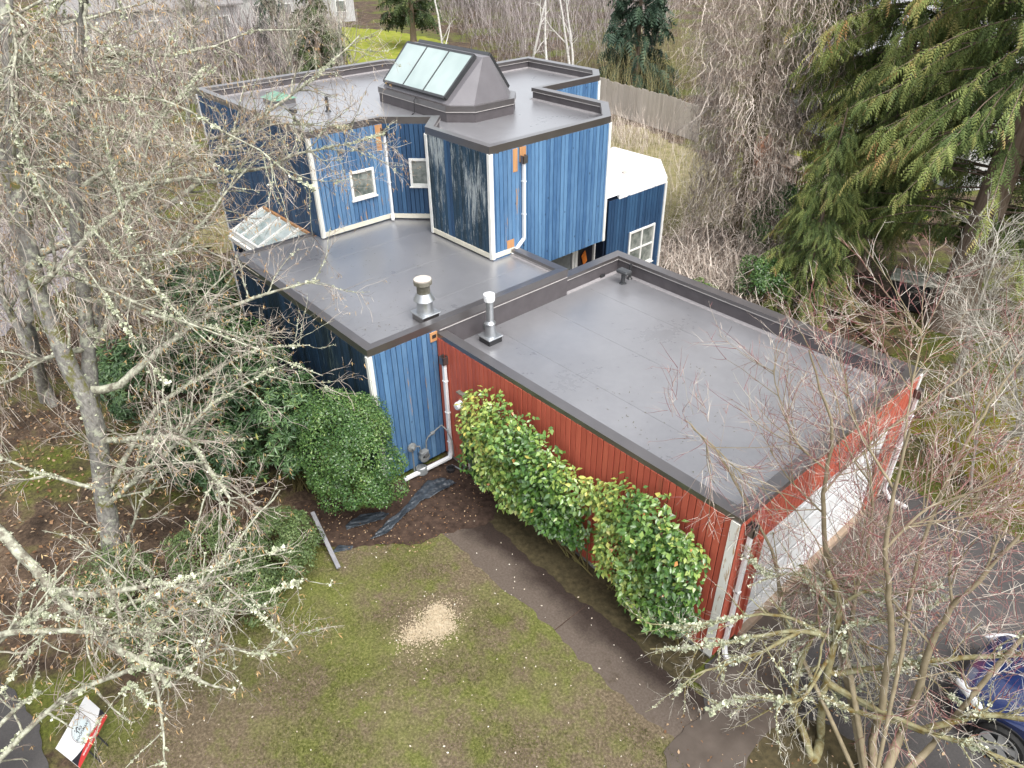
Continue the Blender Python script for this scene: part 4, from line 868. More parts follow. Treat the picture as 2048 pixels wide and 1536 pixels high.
def crown_parts(root, limbs, bark, limb_mat, twig_mat, rng, cfg, lichen=1, catkins=0, bias=None, trunk=None, sides=8, join=True):
    """limbs: list of (points, radii) -> parts trunk, limb, branches, twigs, lichen, catkins of the tree"""
    if trunk:
        T_ = np.concatenate([P for P, R in trunk])
        for i_, (P, R) in enumerate(limbs):
            dd_ = np.linalg.norm(T_-P[0], axis=1)+np.where(T_[:, 2] > P[0, 2]+.1, .5, 0); j_ = int(dd_.argmin())
            if join and dd_[j_] > .12:
                q_ = T_[j_]; mid = (q_+P[0])/2-[0, 0, .05]; limbs[i_] = (np.concatenate([[q_, mid], P]), np.concatenate([[R[0]*1.15, R[0]*1.05], R]))
        for P, R in trunk: tubes('trunk', [(P[None], R[None])], 12, bark, root)
    for P, R in limbs: tubes('limb', [(P[None], R[None])], sides, limb_mat, root)
    src = [(P[None], R[None]) for P, R in limbs]; gens = []
    cur = src
    for g in cfg:
        out = []
        for P, R in cur:
            p, tn, r, t_, L = spawn(P, R, g['d'], rng, g.get('t0', .15), 1.0)
            if not len(p): continue
            ang = rng.uniform(*g['a'], len(p)); d = side_dirs(tn, ang, rng, g.get('up', 0), bias)
            ln = rng.uniform(*g['l'], len(p))*(1.1-.45*t_); n = g['n']
            Q = vgrow(p, d, ln, n, g.get('w', .2), g.get('g', 0), rng)
            r0 = np.clip(r*.6, g['r'][0], g['r'][1]); out.append((Q, taper(r0, r0*.35, n)))
        gens.append(out); cur = out
    left = 300-len(limbs)
    for P, R in gens[0]:
        for i in range(len(P)):
            if left > 0: tubes('branch', [(P[i:i+1], R[i:i+1])], 5, limb_mat, root); left -= 1
    for gi, gset in enumerate(gens[1:]):
        o = tubes('twigs', gset, 2 if gi or cfg is BG else 3, twig_mat, root)
        if o: o['kind'] = 'stuff'
    if lichen:
        c, nr, s, tt = lichen_tufts(src, 105*lichen, .024+.006*lichen, rng, .004); c2, nr2, s2, tt2 = lichen_tufts(gens[0], 24*lichen, .022, rng, .003)
        c = np.concatenate([c, c2]); nr = np.concatenate([nr, nr2]); s = np.concatenate([s, s2]); tt = np.concatenate([tt, tt2])
        me, _ = leaf_mesh('lichen', c, nr, s, 1.0, rng, SMALL, spread=.6, tint=tt); o = link_mesh('lichen', me, M['lichen'], root); o['kind'] = 'stuff'
    if catkins:
        pos = np.concatenate([Q[:, -1] for Q, _ in gens[-1]]+[Q[:, -1] for Q, _ in gens[-2]]); pick = rng.random(len(pos)) < catkins; pos = np.repeat(pos[pick], 3, 0)
        me, _ = leaf_mesh('catkins', pos+rng.normal(size=pos.shape)*.012, rng.normal(size=pos.shape), rng.uniform(.05, .10, len(pos)), .17, rng, SMALL, heading=np.tile([0, 0, -1.], (len(pos), 1)))
        o = link_mesh('catkins', me, M['catkin'], root); o['kind'] = 'stuff'
ALDER = [dict(d=4.1, a=(.5,1.25), l=(.5,2.1), n=9, w=.12, g=-.01, r=(.009,.03), up=.05), dict(d=6.2, a=(.4,1.15), l=(.3,1.2), n=7, w=.13, g=.02, r=(.0058,.010)), dict(d=6.5, a=(.4,1.1), l=(.12,.48), n=5, w=.18, g=.05, r=(.0050,.0070))]

# left foreground: the big twin-stemmed alder
rng = np.random.default_rng(21)
tree = empty('alder_tree', tuple(ground(232, 1145))); tree.location = (0, 0, 0); tag(tree, 'tall lichen-covered bare tree with thick grey trunk left of the shrubs', 'tree', 'bare lichen-covered trees on the left')
trA = pxlimb([(236,1175,14.6), (222,1080,14.2), (205,960,13.6), (188,840,12.9), (142,740,12.6), (88,610,12.2), (55,480,11.8), (32,340,11.4), (20,160,11.0), (12,-20,10.7)], .20, .085, 26, wob=.006)
trB = pxlimb([(200,930,13.4), (184,800,13.2), (176,690,13.0), (165,560,12.6), (152,420,12.2), (146,260,11.8), (158,100,11.4), (170,-30,11.0)], .15, .07, 22, wob=.006)
limbs = [pxlimb([(205,880,13.1), (300,876,12.6), (370,880,12.2), (410,925,11.9), (445,975,11.7), (462,1002,11.6)], .060, .02),
         pxlimb([(240,770,13.0), (330,690,13.4), (400,640,13.8), (470,610,14.2), (560,580,14.8), (640,560,15.2)], .075, .015),
         pxlimb([(200,680,12.6), (262,560,13.2), (330,510,13.8), (400,450,14.6), (450,385,15.2), (520,310,15.8)], .06, .015),
         pxlimb([(230,960,13.6), (300,830,13.8), (360,780,14.0), (430,740,14.2), (520,700,14.5), (620,690,15.0)], .055, .012),
         pxlimb([(170,600,12.5), (250,610,12.6), (340,640,12.8), (420,655,13.2), (520,690,13.6)], .045, .012),
         pxlimb([(95,560,11.4), (180,470,11.6), (260,400,11.8), (340,330,12.2), (400,290,12.6)], .05, .012),
         pxlimb([(215,1010,13.8), (290,940,13.2), (340,900,12.8), (400,830,12.6), (470,780,12.4), (540,740,12.2)], .05, .012),
         pxlimb([(150,470,12.3), (100,400,12.4), (60,330,12.6), (0,300,12.8)], .05, .015),
         pxlimb([(152,380,12.1), (230,330,12.4), (300,270,12.8), (350,200,13.2), (420,130,13.8)], .045, .012),
         pxlimb([(160,700,12.9), (80,720,13.2), (20,760,13.5), (-60,780,13.8)], .05, .015),
         pxlimb([(215,985,13.7), (130,960,13.5), (60,940,13.4), (-30,900,13.2)], .045, .014)]
def more_limbs(n, trunks, xr, yr, dd, r0, rng, imin=0):
    out = []
    for k in range(n):
        P, R = trunks[rng.integers(len(trunks))]; s = P[rng.integers(imin, len(P))]
        px, py = rng.uniform(*xr), rng.uniform(*yr); e = at(px, py, float((s-CAM)@FWD)+rng.uniform(*dd)); L = np.linalg.norm(e-s)
        if L > 6.5: e = s+(e-s)*6.5/L
        mid = (s+e)/2+rng.normal(size=3)*.22+[0,0,.12*min(L, 4)]; out.append((smooth([s, s*.7+mid*.3+rng.normal(size=3)*.06, mid, e+rng.normal(size=3)*.1], 14, rng, .03), np.linspace(r0*rng.uniform(.7,1.2), .007, 14)))
    return out
limbs += more_limbs(8, [trA, trB], (230, 660), (380, 900), (-.6, 2.0), .036, rng)
limbs += more_limbs(10, [trA, trB], (-80, 330), (0, 700), (-.5, 1.5), .034, rng, 8)
crown_parts(tree, limbs, M['alder_bark'], M['alder_limb'], M['alder_twig'], rng, ALDER, 1.3, catkins=.26, trunk=[trA, trB])
c, nr, s_, tt = lichen_tufts([(P[None], R[None]) for P, R in (trA, trB)], 60, .045, rng, .01); me, _ = leaf_mesh('lichen', c, nr, s_, 1.0, rng, SMALL, spread=.6, tint=tt*.6); o = link_mesh('lichen', me, M['lichen'], tree); o['kind'] = 'stuff'
# a second one: long limbs over the roof from higher up
tree = empty('alder_tree'); tag(tree, 'bare tree whose long lichen-flecked limbs reach over the upper roof', 'tree', 'bare lichen-covered trees on the left')
trC = pxlimb([(60,660,17.5), (40,520,16.4), (20,380,15.4), (-10,230,14.6), (-30,60,14.0)], .13, .06, 18, wob=.006)
b0 = ground(90, 800); trC = (np.concatenate([[b0*[1,1,0]+[0,0,-.05]], trC[0]]), np.concatenate([[.15], trC[1]]))
limbs = [pxlimb([(40,520,16.4), (180,470,16.2), (330,420,16.2), (420,330,16.4), (470,270,16.6), (560,205,17.0), (650,140,17.4), (720,70,17.8)], .085, .016, 18),
         pxlimb([(20,380,15.4), (150,400,15.4), (290,370,15.6), (430,350,15.8), (530,335,15.8), (600,305,15.9), (690,290,16.0), (770,268,16.2)], .065, .010, 18),
         pxlimb([(-10,165,14.4), (60,155,14.6), (150,125,15.0), (240,105,15.4), (330,112,15.8), (420,95,16.2), (500,65,16.6), (600,60,17)], .06, .012, 16),
         pxlimb([(0,225,14.6), (90,235,14.8), (160,250,15.0), (250,262,15.2), (340,283,15.4), (400,310,15.6), (450,345,15.7)], .05, .014, 14),
         pxlimb([(-20,300,15), (80,300,15.4), (180,330,15.8), (260,380,16.2)], .045, .012),
         pxlimb([(-30,90,14.1), (60,60,14.6), (160,40,15.2), (270,10,15.8), (380,-30,16.4)], .05, .012),
         pxlimb([(470,270,16.6), (540,250,16.4), (620,250,16.3), (700,255,16.2)], .03, .008)]
limbs += more_limbs(24, [trC], (-80, 440), (-40, 330), (-.5, 3.0), .042, rng, 4)
crown_parts(tree, limbs, M['alder_bark'], M['alder_limb'], M['alder_twig'], rng, ALDER, 1.3, catkins=.26, trunk=[trC])
# a third: heavy limbs reaching in over the sign
tree = empty('alder_tree'); tag(tree, 'bare tree reaching in above the yard sign, its limbs crusted with pale lichen', 'tree', 'bare lichen-covered trees on the left')
tr = (smooth([(.2,-11.6,-.1), (.3,-11.2,1.6), (.6,-11.0,3.2), (.9,-10.8,5.2)], 12, rng, .01), np.linspace(.2, .12, 12))
st3 = tr[0][6]
def from3(pts, r0, r1, n=16):
    P, R = pxlimb(pts, r0, r1, n); return P, R
limbs = [from3([(-60,1010,10.6), (20,1085,10.4), (100,1175,10.3), (165,1240,10.2), (220,1290,10.1), (290,1325,10.0), (345,1372,9.9)], .085, .034, 20),
         from3([(110,1185,10.3), (190,1190,10.2), (260,1178,10.1), (320,1165,10.0), (365,1178,9.9), (400,1185,9.8)], .05, .018),
         from3([(300,1330,10.0), (360,1345,9.9), (420,1370,9.8), (470,1380,9.7)], .038, .01),
         from3([(300,1335,10.0), (318,1400,9.9), (325,1450,9.8), (330,1536,9.7)], .03, .01),
         from3([(-30,1285,10.2), (20,1265,10.1), (90,1262,10.1), (150,1262,10.1), (215,1268,10.1)], .05, .03),
         from3([(-20,1300,10.2), (30,1255,10.2), (85,1220,10.2), (130,1175,10.2)], .04, .03),
         from3([(-10,1530,10.6), (50,1465,10.5), (100,1420,10.4), (170,1375,10.3), (235,1350,10.2), (290,1328,10.1)], .045, .03),
         from3([(-20,1470,10.5), (30,1420,10.5), (80,1385,10.4)], .04, .015),
         from3([(230,1300,10.1), (240,1240,10.1), (225,1180,10.2), (200,1130,10.3)], .035, .012),
         from3([(290,1320,10.0), (305,1270,10.0), (330,1230,10.0), (380,1190,9.9), (430,1140,9.9), (500,1050,9.9), (560,980,10.0)], .035, .010, 18),
         from3([(385,1185,9.9), (420,1215,9.8), (450,1240,9.7), (470,1290,9.6)], .02, .006),
         from3([(345,1372,9.9), (430,1300,9.8), (520,1308,9.8), (590,1300,9.8)], .018, .006)]
ALD3 = [dict(d=4.6, a=(.5,1.2), l=(.3,1.1), n=8, w=.17, g=.0, r=(.006,.02)), dict(d=8, a=(.4,1.1), l=(.15,.65), n=6, w=.17, g=.03, r=(.0038,.007)), dict(d=8, a=(.4,1.1), l=(.08,.26), n=4, w=.16, g=.08, r=(.0026,.004))]
P0 = np.array([st3, st3+[.1,.3,.2], at(-60,1010,10.6)]); limbs.append((smooth(P0, 8, rng, .01), np.linspace(.11, .085, 8)))
for q in ((-30,1285,10.2), (-20,1300,10.2), (-10,1530,10.6), (-20,1470,10.5)): limbs.append((smooth([tr[0][4], (tr[0][4]+at(*q))/2+[0,0,.1], at(*q)], 7, rng, .01), np.linspace(.07, .045, 7)))
limbs += more_limbs(14, limbs[:12], (-20, 600), (1080, 1530), (-.5, .6), .018, rng, 3)
crown_parts(tree, limbs, M['alder_bark'], M['alder_limb'], M['alder_twig'], rng, ALD3, 1.25, catkins=.22, trunk=[tr], join=False)

def wild_tree(name, label, cat, group, base, h, r, rng, nl, cfg, mats, spread=(.5,1.0), llen=(1.2,3.0), t0=.3, lean=(0,0), lichen=False, catkins=0, bias=None, stems=1):
    """a whole bare tree: stems, limbs, branches, twigs"""
    root = empty(name, (0, 0, 0)); tag(root, label, cat, group); trunks = []; limbs = []
    for s in range(stems):
        b = np.array([*base, -.05])+([0,0,0] if stems == 1 else [*rng.normal(size=2)*.25, 0])
        d = norm(np.array([[lean[0]+rng.normal()*.05*(1+stems), lean[1]+rng.normal()*.05*(1+stems), 1.0]])); hh = h*rng.uniform(.8, 1.1)
        P = vgrow(b[None], d, np.array([hh]), 12, .05, -.01, rng)[0]; R = np.linspace(r, r*.18, 12); trunks.append((P, R))
        p, tn, rr_, t_, L = spawn(P[None], R[None], nl/hh, rng, t0, 1.0)
        if len(p):
            dd = side_dirs(tn, rng.uniform(*spread, len(p)), rng, .25, bias); ln = rng.uniform(*llen, len(p))*(1.2-.6*t_)
            Q = vgrow(p, dd, ln, 9, .12, -.02, rng)
            limbs += [(Q[i], np.linspace(min(rr_[i]*.6, .05), .008, 9)) for i in range(len(p))]
    crown_parts(root, limbs, mats[0], mats[1], mats[2], rng, cfg, lichen, catkins, bias, trunks, 5)
    return root
bt = [((-8.5,-6.6), 7.0, .13, 12, 'slim bare tree right behind the big left trunk'), ((-12.0,-4.4), 7.5, .14, 13, 'bare tree standing beyond the left end of the house'), ((-16.5,-9.0), 8.0, .15, 14, 'bare tree on the far side of the gravel path'),
      ((-20,-1.5), 7.5, .14, 14, 'bare tree at the edge of the dry side lawn'), ((-25,3.5), 8.5, .15, 14, 'bare tree in the yard left of the upper roof'), ((-31,-5), 9, .16, 14, 'far bare tree at the top left corner'), ((-38,9), 9.5, .17, 14, 'far bare tree in front of the grey house'), ((-26,12.5), 7, .13, 11, 'bare tree beside the conifers behind the upper roof'), ((-10.5,-9.2), 7.5, .12, 15, 'slim bare tree between the gravel path and the road'), ((-14.5,-1.2), 6.5, .11, 14, 'bare tree just off the far left corner of the upper storey'), ((-22,-6.5), 8, .14, 15, 'bare tree standing beside the bend of the gravel path'), ((-19,6), 7, .12, 14, 'bare tree on the dry side lawn next to the upper storey'), ((-33,14), 8, .14, 14, 'bare tree in front of the far pale house'), ((-29,2), 8.5, .14, 15, 'bare tree in the middle of the left background'), ((-18,-13), 8.5, .15, 15, 'bare tree across the road at the left edge'), ((-40,0), 9.5, .16, 15, 'far bare tree in front of the grey and white house'), ((-46,15), 8, .14, 15, 'far bare tree right of the grey and white house'), ((-50,23), 8, .14, 15, 'far bare tree at the foot of the long pale house'), ((-40,20), 7, .13, 14, 'far bare tree between two spruces'), ((-30,-12), 9, .15, 15, 'far bare tree across the road at the top left')]
for (b, h, r_, nl, lab) in bt:
    wild_tree('bare_tree', lab, 'tree', 'bare trees in the yard behind the house', b, h, r_, rng, nl, BG, (M['alder_bark'], M['alder_limb'], M['alder_twig']), llen=(1.2, 3.2))

# right foreground: multi-stemmed trees over the driveway
rng = np.random.default_rng(33)
tree = empty('red_twig_tree'); tag(tree, 'multi-stemmed bare tree with olive stems and reddish twigs in front of the driveway', 'tree')
b1 = np.array([11.0,-.35,-.05])
def stem(pts, r0, r1, n=18, base=None):
    P, R = pxlimb(pts, r0, r1, n)
    if base is not None: P = np.concatenate([smooth([base, (base+P[0])/2+[0,0,.1], P[0]], 6, rng, .01)[:-1], P]); R = np.concatenate([np.full(5, r0*1.1), R])
    return P, R
trunks = [stem([(1745,1480,10.9), (1768,1380,10.5), (1782,1270,10.1), (1776,1180,9.8), (1770,1090,9.5), (1790,980,9.2), (1820,860,8.9)], .058, .016, base=b1),
          stem([(1800,1470,10.8), (1835,1380,10.4), (1862,1290,10.0), (1905,1215,9.7), (1968,1150,9.4), (2040,1070,9.1)], .062, .02, base=b1),
          stem([(1662,1230,11.4), (1655,1130,11.0), (1648,1030,10.6), (1652,940,10.3), (1665,860,10.0), (1640,770,9.8), (1618,700,9.6)], .045, .010, base=b1),
          stem([(1690,1300,11.0), (1710,1200,10.7), (1735,1100,10.3), (1745,1000,10.0), (1730,900,9.8)], .04, .010, base=b1),
          stem([(1865,1490,10.6), (1930,1410,10.2), (2000,1325,9.9), (2075,1240,9.6)], .045, .025, base=b1),
          stem([(1840,1100,9.9), (1890,970,9.8), (1935,880,9.7), (1990,790,9.6), (2045,715,9.5)], .026, .014, base=b1),
          stem([(1560,1230,11.6), (1550,1120,11.3), (1490,1000,11.0), (1430,900,10.8), (1370,840,10.7)], .03, .007, base=b1)]
limbs = [stem([(1768,1100,9.5), (1850,1020,9.4), (1930,990,9.3), (2020,940,9.2)], .022, .008), stem([(1790,980,9.2), (1740,900,9.2), (1700,820,9.3), (1690,740,9.4)], .02, .006),
         stem([(1652,940,10.3), (1590,880,10.3), (1560,800,10.4), (1545,740,10.5)], .018, .006), stem([(1905,1215,9.7), (1900,1120,9.6), (1925,1040,9.5), (1960,980,9.4)], .02, .007), stem([(1650,1030,10.6), (1580,960,10.7), (1540,900,10.8)], .016, .006),
         stem([(1862,1290,10.0), (1800,1220,10.0), (1760,1160,10.1)], .018, .008), stem([(1968,1150,9.4), (2000,1060,9.3), (2010,960,9.3)], .02, .008), stem([(1700,1250,10.8), (1620,1180,11), (1560,1150,11.2)], .018, .008)]
REDT = [dict(d=6.6, a=(.35,.95), l=(.4,1.7), n=7, w=.075, g=-.03, r=(.0065,.012), up=.1), dict(d=9.0, a=(.35,1.05), l=(.2,.95), n=6, w=.08, g=-.02, r=(.0046,.007)), dict(d=5, a=(.4,1.0), l=(.08,.35), n=4, w=.09, g=0, r=(.0036,.005))]
limbs += more_limbs(12, trunks, (1560, 2080), (620, 1450), (-.6, 1.0), .016, rng, 6)
crown_parts(tree, trunks[:0]+limbs+[(P[8:], R[8:]) for P, R in trunks], M['red_bark'], M['red_bark'], M['red_twig'], rng, REDT, 0, 0, trunk=trunks)
tree = empty('mossy_tree'); tag(tree, 'low bare tree with mossy limbs and grey lichen fanning over the end of the walkway', 'tree')
b2 = np.array([10.1,-.35,-.05])
trunks = [stem([(1640,1480,11.4), (1648,1380,11.1), (1668,1290,10.8), (1680,1210,10.6), (1655,1140,10.5)], .065, .035, base=b2), stem([(1585,1420,11.6), (1600,1330,11.3), (1640,1220,11.0), (1600,1130,10.9)], .05, .02, base=b2)]
limbs = [stem([(1670,1275,10.8), (1600,1262,10.8), (1530,1270,10.9), (1460,1285,11.0), (1390,1295,11.1), (1300,1298,11.2)], .042, .008), stem([(1600,1262,10.8), (1530,1300,10.7), (1450,1330,10.7), (1390,1350,10.7), (1350,1390,10.7)], .032, .007),
         stem([(1640,1265,10.8), (1560,1230,10.9), (1470,1235,11.1), (1380,1255,11.2), (1290,1245,11.3)], .03, .007), stem([(1655,1320,10.9), (1600,1400,10.7), (1540,1395,10.7), (1470,1400,10.8), (1420,1425,10.8)], .03, .008),
         stem([(1690,1345,10.9), (1760,1335,10.6), (1830,1325,10.3), (1900,1318,10.1), (2000,1312,9.9), (2060,1308,9.8)], .045, .03), stem([(1840,1460,10.4), (1900,1445,10.2), (1970,1430,10.0), (2060,1440,9.8)], .05, .035),
         stem([(1870,1470,10.2), (1940,1490,10.0), (2000,1515,9.8), (2060,1540,9.7)], .035, .025), stem([(1655,1200,10.7), (1600,1150,10.8), (1540,1150,10.9), (1500,1120,11)], .03, .01),
         stem([(1680,1210,10.6), (1740,1180,10.4), (1810,1190,10.2), (1880,1170,10.0)], .03, .01), stem([(1640,1390,11.1), (1700,1420,10.8), (1780,1440,10.6), (1850,1465,10.3)], .045, .035), stem([(1660,1300,10.8), (1700,1250,10.5), (1780,1240,10.3), (1870,1210,10.1)], .03, .01)]
MOSS = [dict(d=8, a=(.3,1.0), l=(.25,.9), n=7, w=.16, g=.01, r=(.006,.013)), dict(d=11, a=(.35,1.0), l=(.12,.5), n=6, w=.17, g=.02, r=(.0035,.006)), dict(d=7, a=(.4,1.), l=(.06,.22), n=4, w=.16, g=.02, r=(.0025,.0035))]
limbs += more_limbs(12, trunks, (1400, 2080), (1060, 1530), (-.8, .8), .026, rng, 5)
crown_parts(tree, limbs, M['moss_bark'], M['moss_bark'], M['grey_twig'], rng, MOSS, 1.8, 0, trunk=trunks)
# grey bare trees by the cedar
GR = [dict(d=4.5, a=(.35,1.0), l=(.5,1.7), n=8, w=.13, g=-.01, r=(.009,.016)), dict(d=7, a=(.35,1.0), l=(.25,.9), n=6, w=.15, g=.0, r=(.006,.009)), dict(d=5, a=(.4,1.0), l=(.12,.4), n=4, w=.13, g=0, r=(.0045,.006))]
gt = [((10.9,7.6), 4.4, .05, 14, 'grey bare tree at the right edge between moss and driveway', (-.02,-.05)), ((7.9,13.2), 6.0, .06, 14, 'tall grey bare tree rising before the cedar boughs', (.03,-.05)), ((9.0,10.6), 5.2, .07, 16, 'pale grey bare tree nearest the right edge above the moss', (.05,-.05)), ((7.4,11.0), 4.6, .06, 12, 'pale grey bare tree in front of the cedar trunk', (-.02,-.08)), ((10.3,8.8), 3.6, .05, 12, 'grey bare shrub-like tree on the moss at the right edge', (.0,-.05)), ((9.2,7.6), 2.6, .04, 10, 'small twiggy tree beside the far garage corner', (.05,.05))]
for b, h, r_, nl, lab, ln in gt: wild_tree('grey_tree', lab, 'tree', 'pale grey bare trees by the cedar', b, h, r_, rng, nl, GR, (M['grey_twig'], M['grey_twig'], M['grey_twig']), llen=(.9,2.2), lean=ln, stems=2, lichen=False)

# vine-smothered drooping tree in the middle distance
rng = np.random.default_rng(5)
vt = empty('vine_covered_tree'); tag(vt, 'tall tree smothered in tangled leafless drooping vines right of the house', 'tree')
vb = np.array([-1.7, 14.6, 0]); P = smooth([vb, vb+[.0,.1,3], vb+[-.2,.3,6], vb+[-.3,.5,9.5]], 12, rng, .01); tubes('trunk', [(P[None], np.linspace(.22,.12,12)[None])], 8, M['log'], vt)
N = 13500; zz = rng.beta(1.5, 1.1, N)*10.0+.2; th = rng.random(N)*2*np.pi
rad = np.interp(zz, [0, 1, 3, 5, 7, 9, 10.5], [2.3, 1.75, 1.4, 1.55, 1.95, 2.15, 1.65])*(.45+.6*np.sqrt(rng.random(N)))*(1+.18*np.sin(3*th+zz)+.10*np.sin(5*th-2*zz))
ctr = np.stack([np.interp(zz, [0,3,6,9.5], [0,0,-.2,-.3])+vb[0], np.interp(zz, [0,3,6,9.5], [0,.1,.3,.5])+vb[1], zz], 1)
out = np.stack([np.cos(th), np.sin(th), 0*th], 1); s0 = ctr+out*rad[:, None]
d0 = norm(out*.9+rng.normal(size=(N,3))*.7+[0,0,.15]); ln = rng.uniform(.4, 1.7, N)
Q = vgrow(s0, d0, ln, 10, .42, .10, rng); Q[..., 2] = np.maximum(Q[..., 2], .03); r0 = rng.uniform(.006, .013, N); tubes('vines', [(Q, taper(r0, r0*.5, 10))], 2, M['vine_twig'], vt)
o = [c for c in vt.children if c.name.startswith('vines')][0]; o['kind'] = 'stuff'
# a lower tangle at its foot
tg = empty('bramble_tangle'); tag(tg, 'heap of arching leafless brambles at the foot of the vine-covered tree', 'brambles')
N = 3200; s0 = np.stack([rng.normal(-.9, 1.3, N), rng.normal(12.6, 1.3, N), rng.random(N)*.5], 1); d0 = norm(rng.normal(size=(N,3))*.6+[0,0,1]); Q = vgrow(s0, d0, rng.uniform(.8, 2.4, N), 12, .3, .14, rng); Q[..., 2] = np.maximum(Q[..., 2], .02)
r0 = rng.uniform(.006, .013, N); o = tubes('canes', [(Q, taper(r0, r0*.5, 12))], 2, M['vine_twig'], tg); o['kind'] = 'stuff'

# birches behind the house
for b, h, lab, ln in (((-26,26.5), 9, 'leaning white birch behind the upper roof, left of the pair', (-.12,-.05)), ((-22.3,25.3), 9.5, 'left one of the two close upright white birches', (0,0)), ((-20.6,25.6), 9, 'right one of the two close upright white birches', (.02,0)), ((-33,25), 8.5, 'stout white birch trunk behind the roof lantern', (0,0)), ((-24.5,29.5), 8, 'thin white birch in front of the thicket', (.05,.05))):
    wild_tree('birch_tree', lab, 'tree', 'white birches behind the house', b, h, .11, rng, 9, [dict(d=1.8, a=(.4,1.0), l=(.4,1.2), n=5, w=.12, g=.0, r=(.008,.016)), dict(d=2.5, a=(.4,1.), l=(.25,.7), n=4, w=.12, g=.02, r=(.006,.009))], (M['birch'], M['birch'], M['grey_twig']), llen=(1.0,2.6), t0=.25)
# bare thicket as one far mass
rng = np.random.default_rng(8)
def thicket(name, label, poly, N, h, mat, r=(.006,.02), lean=.25, sub=4):
    p = np.array(poly); lo, hi = p.min(0), p.max(0); q = lo+(hi-lo)*rng.random((N*3, 2)); n = len(p); ins = np.zeros(len(q), bool); j = n-1
    for i in range(n):
        c = ((p[i,1] > q[:,1]) != (p[j,1] > q[:,1])) & (q[:,0] < (p[j,0]-p[i,0])*(q[:,1]-p[i,1])/(p[j,1]-p[i,1]+1e-12)+p[i,0]); ins ^= c; j = i
    q = q[ins][:N]; s0 = np.c_[q, np.zeros(len(q))]; d0 = norm(rng.normal(size=(len(q),3))*lean+[0,0,1]); L = rng.uniform(*h, len(q))
    P = vgrow(s0, d0, L, 6, .12, .0, rng); r0 = rng.uniform(*r, len(q)); R = taper(r0, r0*.4, 6); g = [(P, R)]
    a, tn, rr_, t_, _ = spawn(P, R, sub/np.mean(h), rng, .25, 1.0); d = side_dirs(tn, rng.uniform(.4,1.1,len(a)), rng, .3); Q = vgrow(a, d, rng.uniform(.25,.55,len(a))*np.mean(h)*.7, 5, .16, .0, rng); g.append((Q, taper(rr_*.7, rr_*.3, 5)))
    o = tubes(name, g, 2, mat, None); tag(o, label, 'thicket', kind='stuff'); return o
thicket('thicket', 'far grey-mauve mass of bare saplings behind the birches', [(-32,30), (-46,37), (-62,46), (-90,62), (-95,90), (-60,85), (-34,52), (-26,40)], 3600, (2.5,6.0), M['thicket'], (.012,.03), .42)
thicket('thicket', 'greenish bare brush between the birches and the dark evergreen', [(-27,30), (-19,28), (-16,31), (-24,44), (-32,48)], 1000, (1.5,4.0), tinted('mossy_twig', [(0, (.10,.085,.04)), (.5, (.19,.175,.075)), (1, (.30,.27,.15))], .9), (.008,.02))
thicket('thicket', 'dry twiggy brush standing in the pale grass right of the house', [(-11,14), (-18,24), (-10,25), (-4.5,19), (-4.8,14.5)], 700, (.7,1.8), M['vine_twig'], (.005,.010))
thicket('thicket', 'pale dry stalks in front of the wooden fence', [(-24,27.2), (-12.5,25), (-13,22.5), (-19,24.2), (-24,25.5)], 650, (.6,1.7), M['vine_twig'], (.006,.012), .35)
thicket('thicket', 'far tangle of bare saplings in front of the pale houses', [(-40,6), (-40,22), (-50,27), (-60,30), (-64,20), (-56,8)], 1300, (2.5,6.0), M['thicket'], (.014,.034), .4)
thicket('thicket', 'brown understory saplings on the ground left of the house', [(-6,-8.5), (-8,-3.5), (-14,-2), (-24,0), (-34,8), (-45,5), (-30,-12), (-12,-12)], 2700, (.8,3.0), M['alder_twig'], (.006,.013), .4)
thicket('thicket', 'low bare twigs on the mossy ground at the right edge', [(8.2,6.6), (7.5,11), (9,14.5), (14,12), (13.5,6)], 700, (.5,1.5), M['red_twig'], (.004,.009), .4)

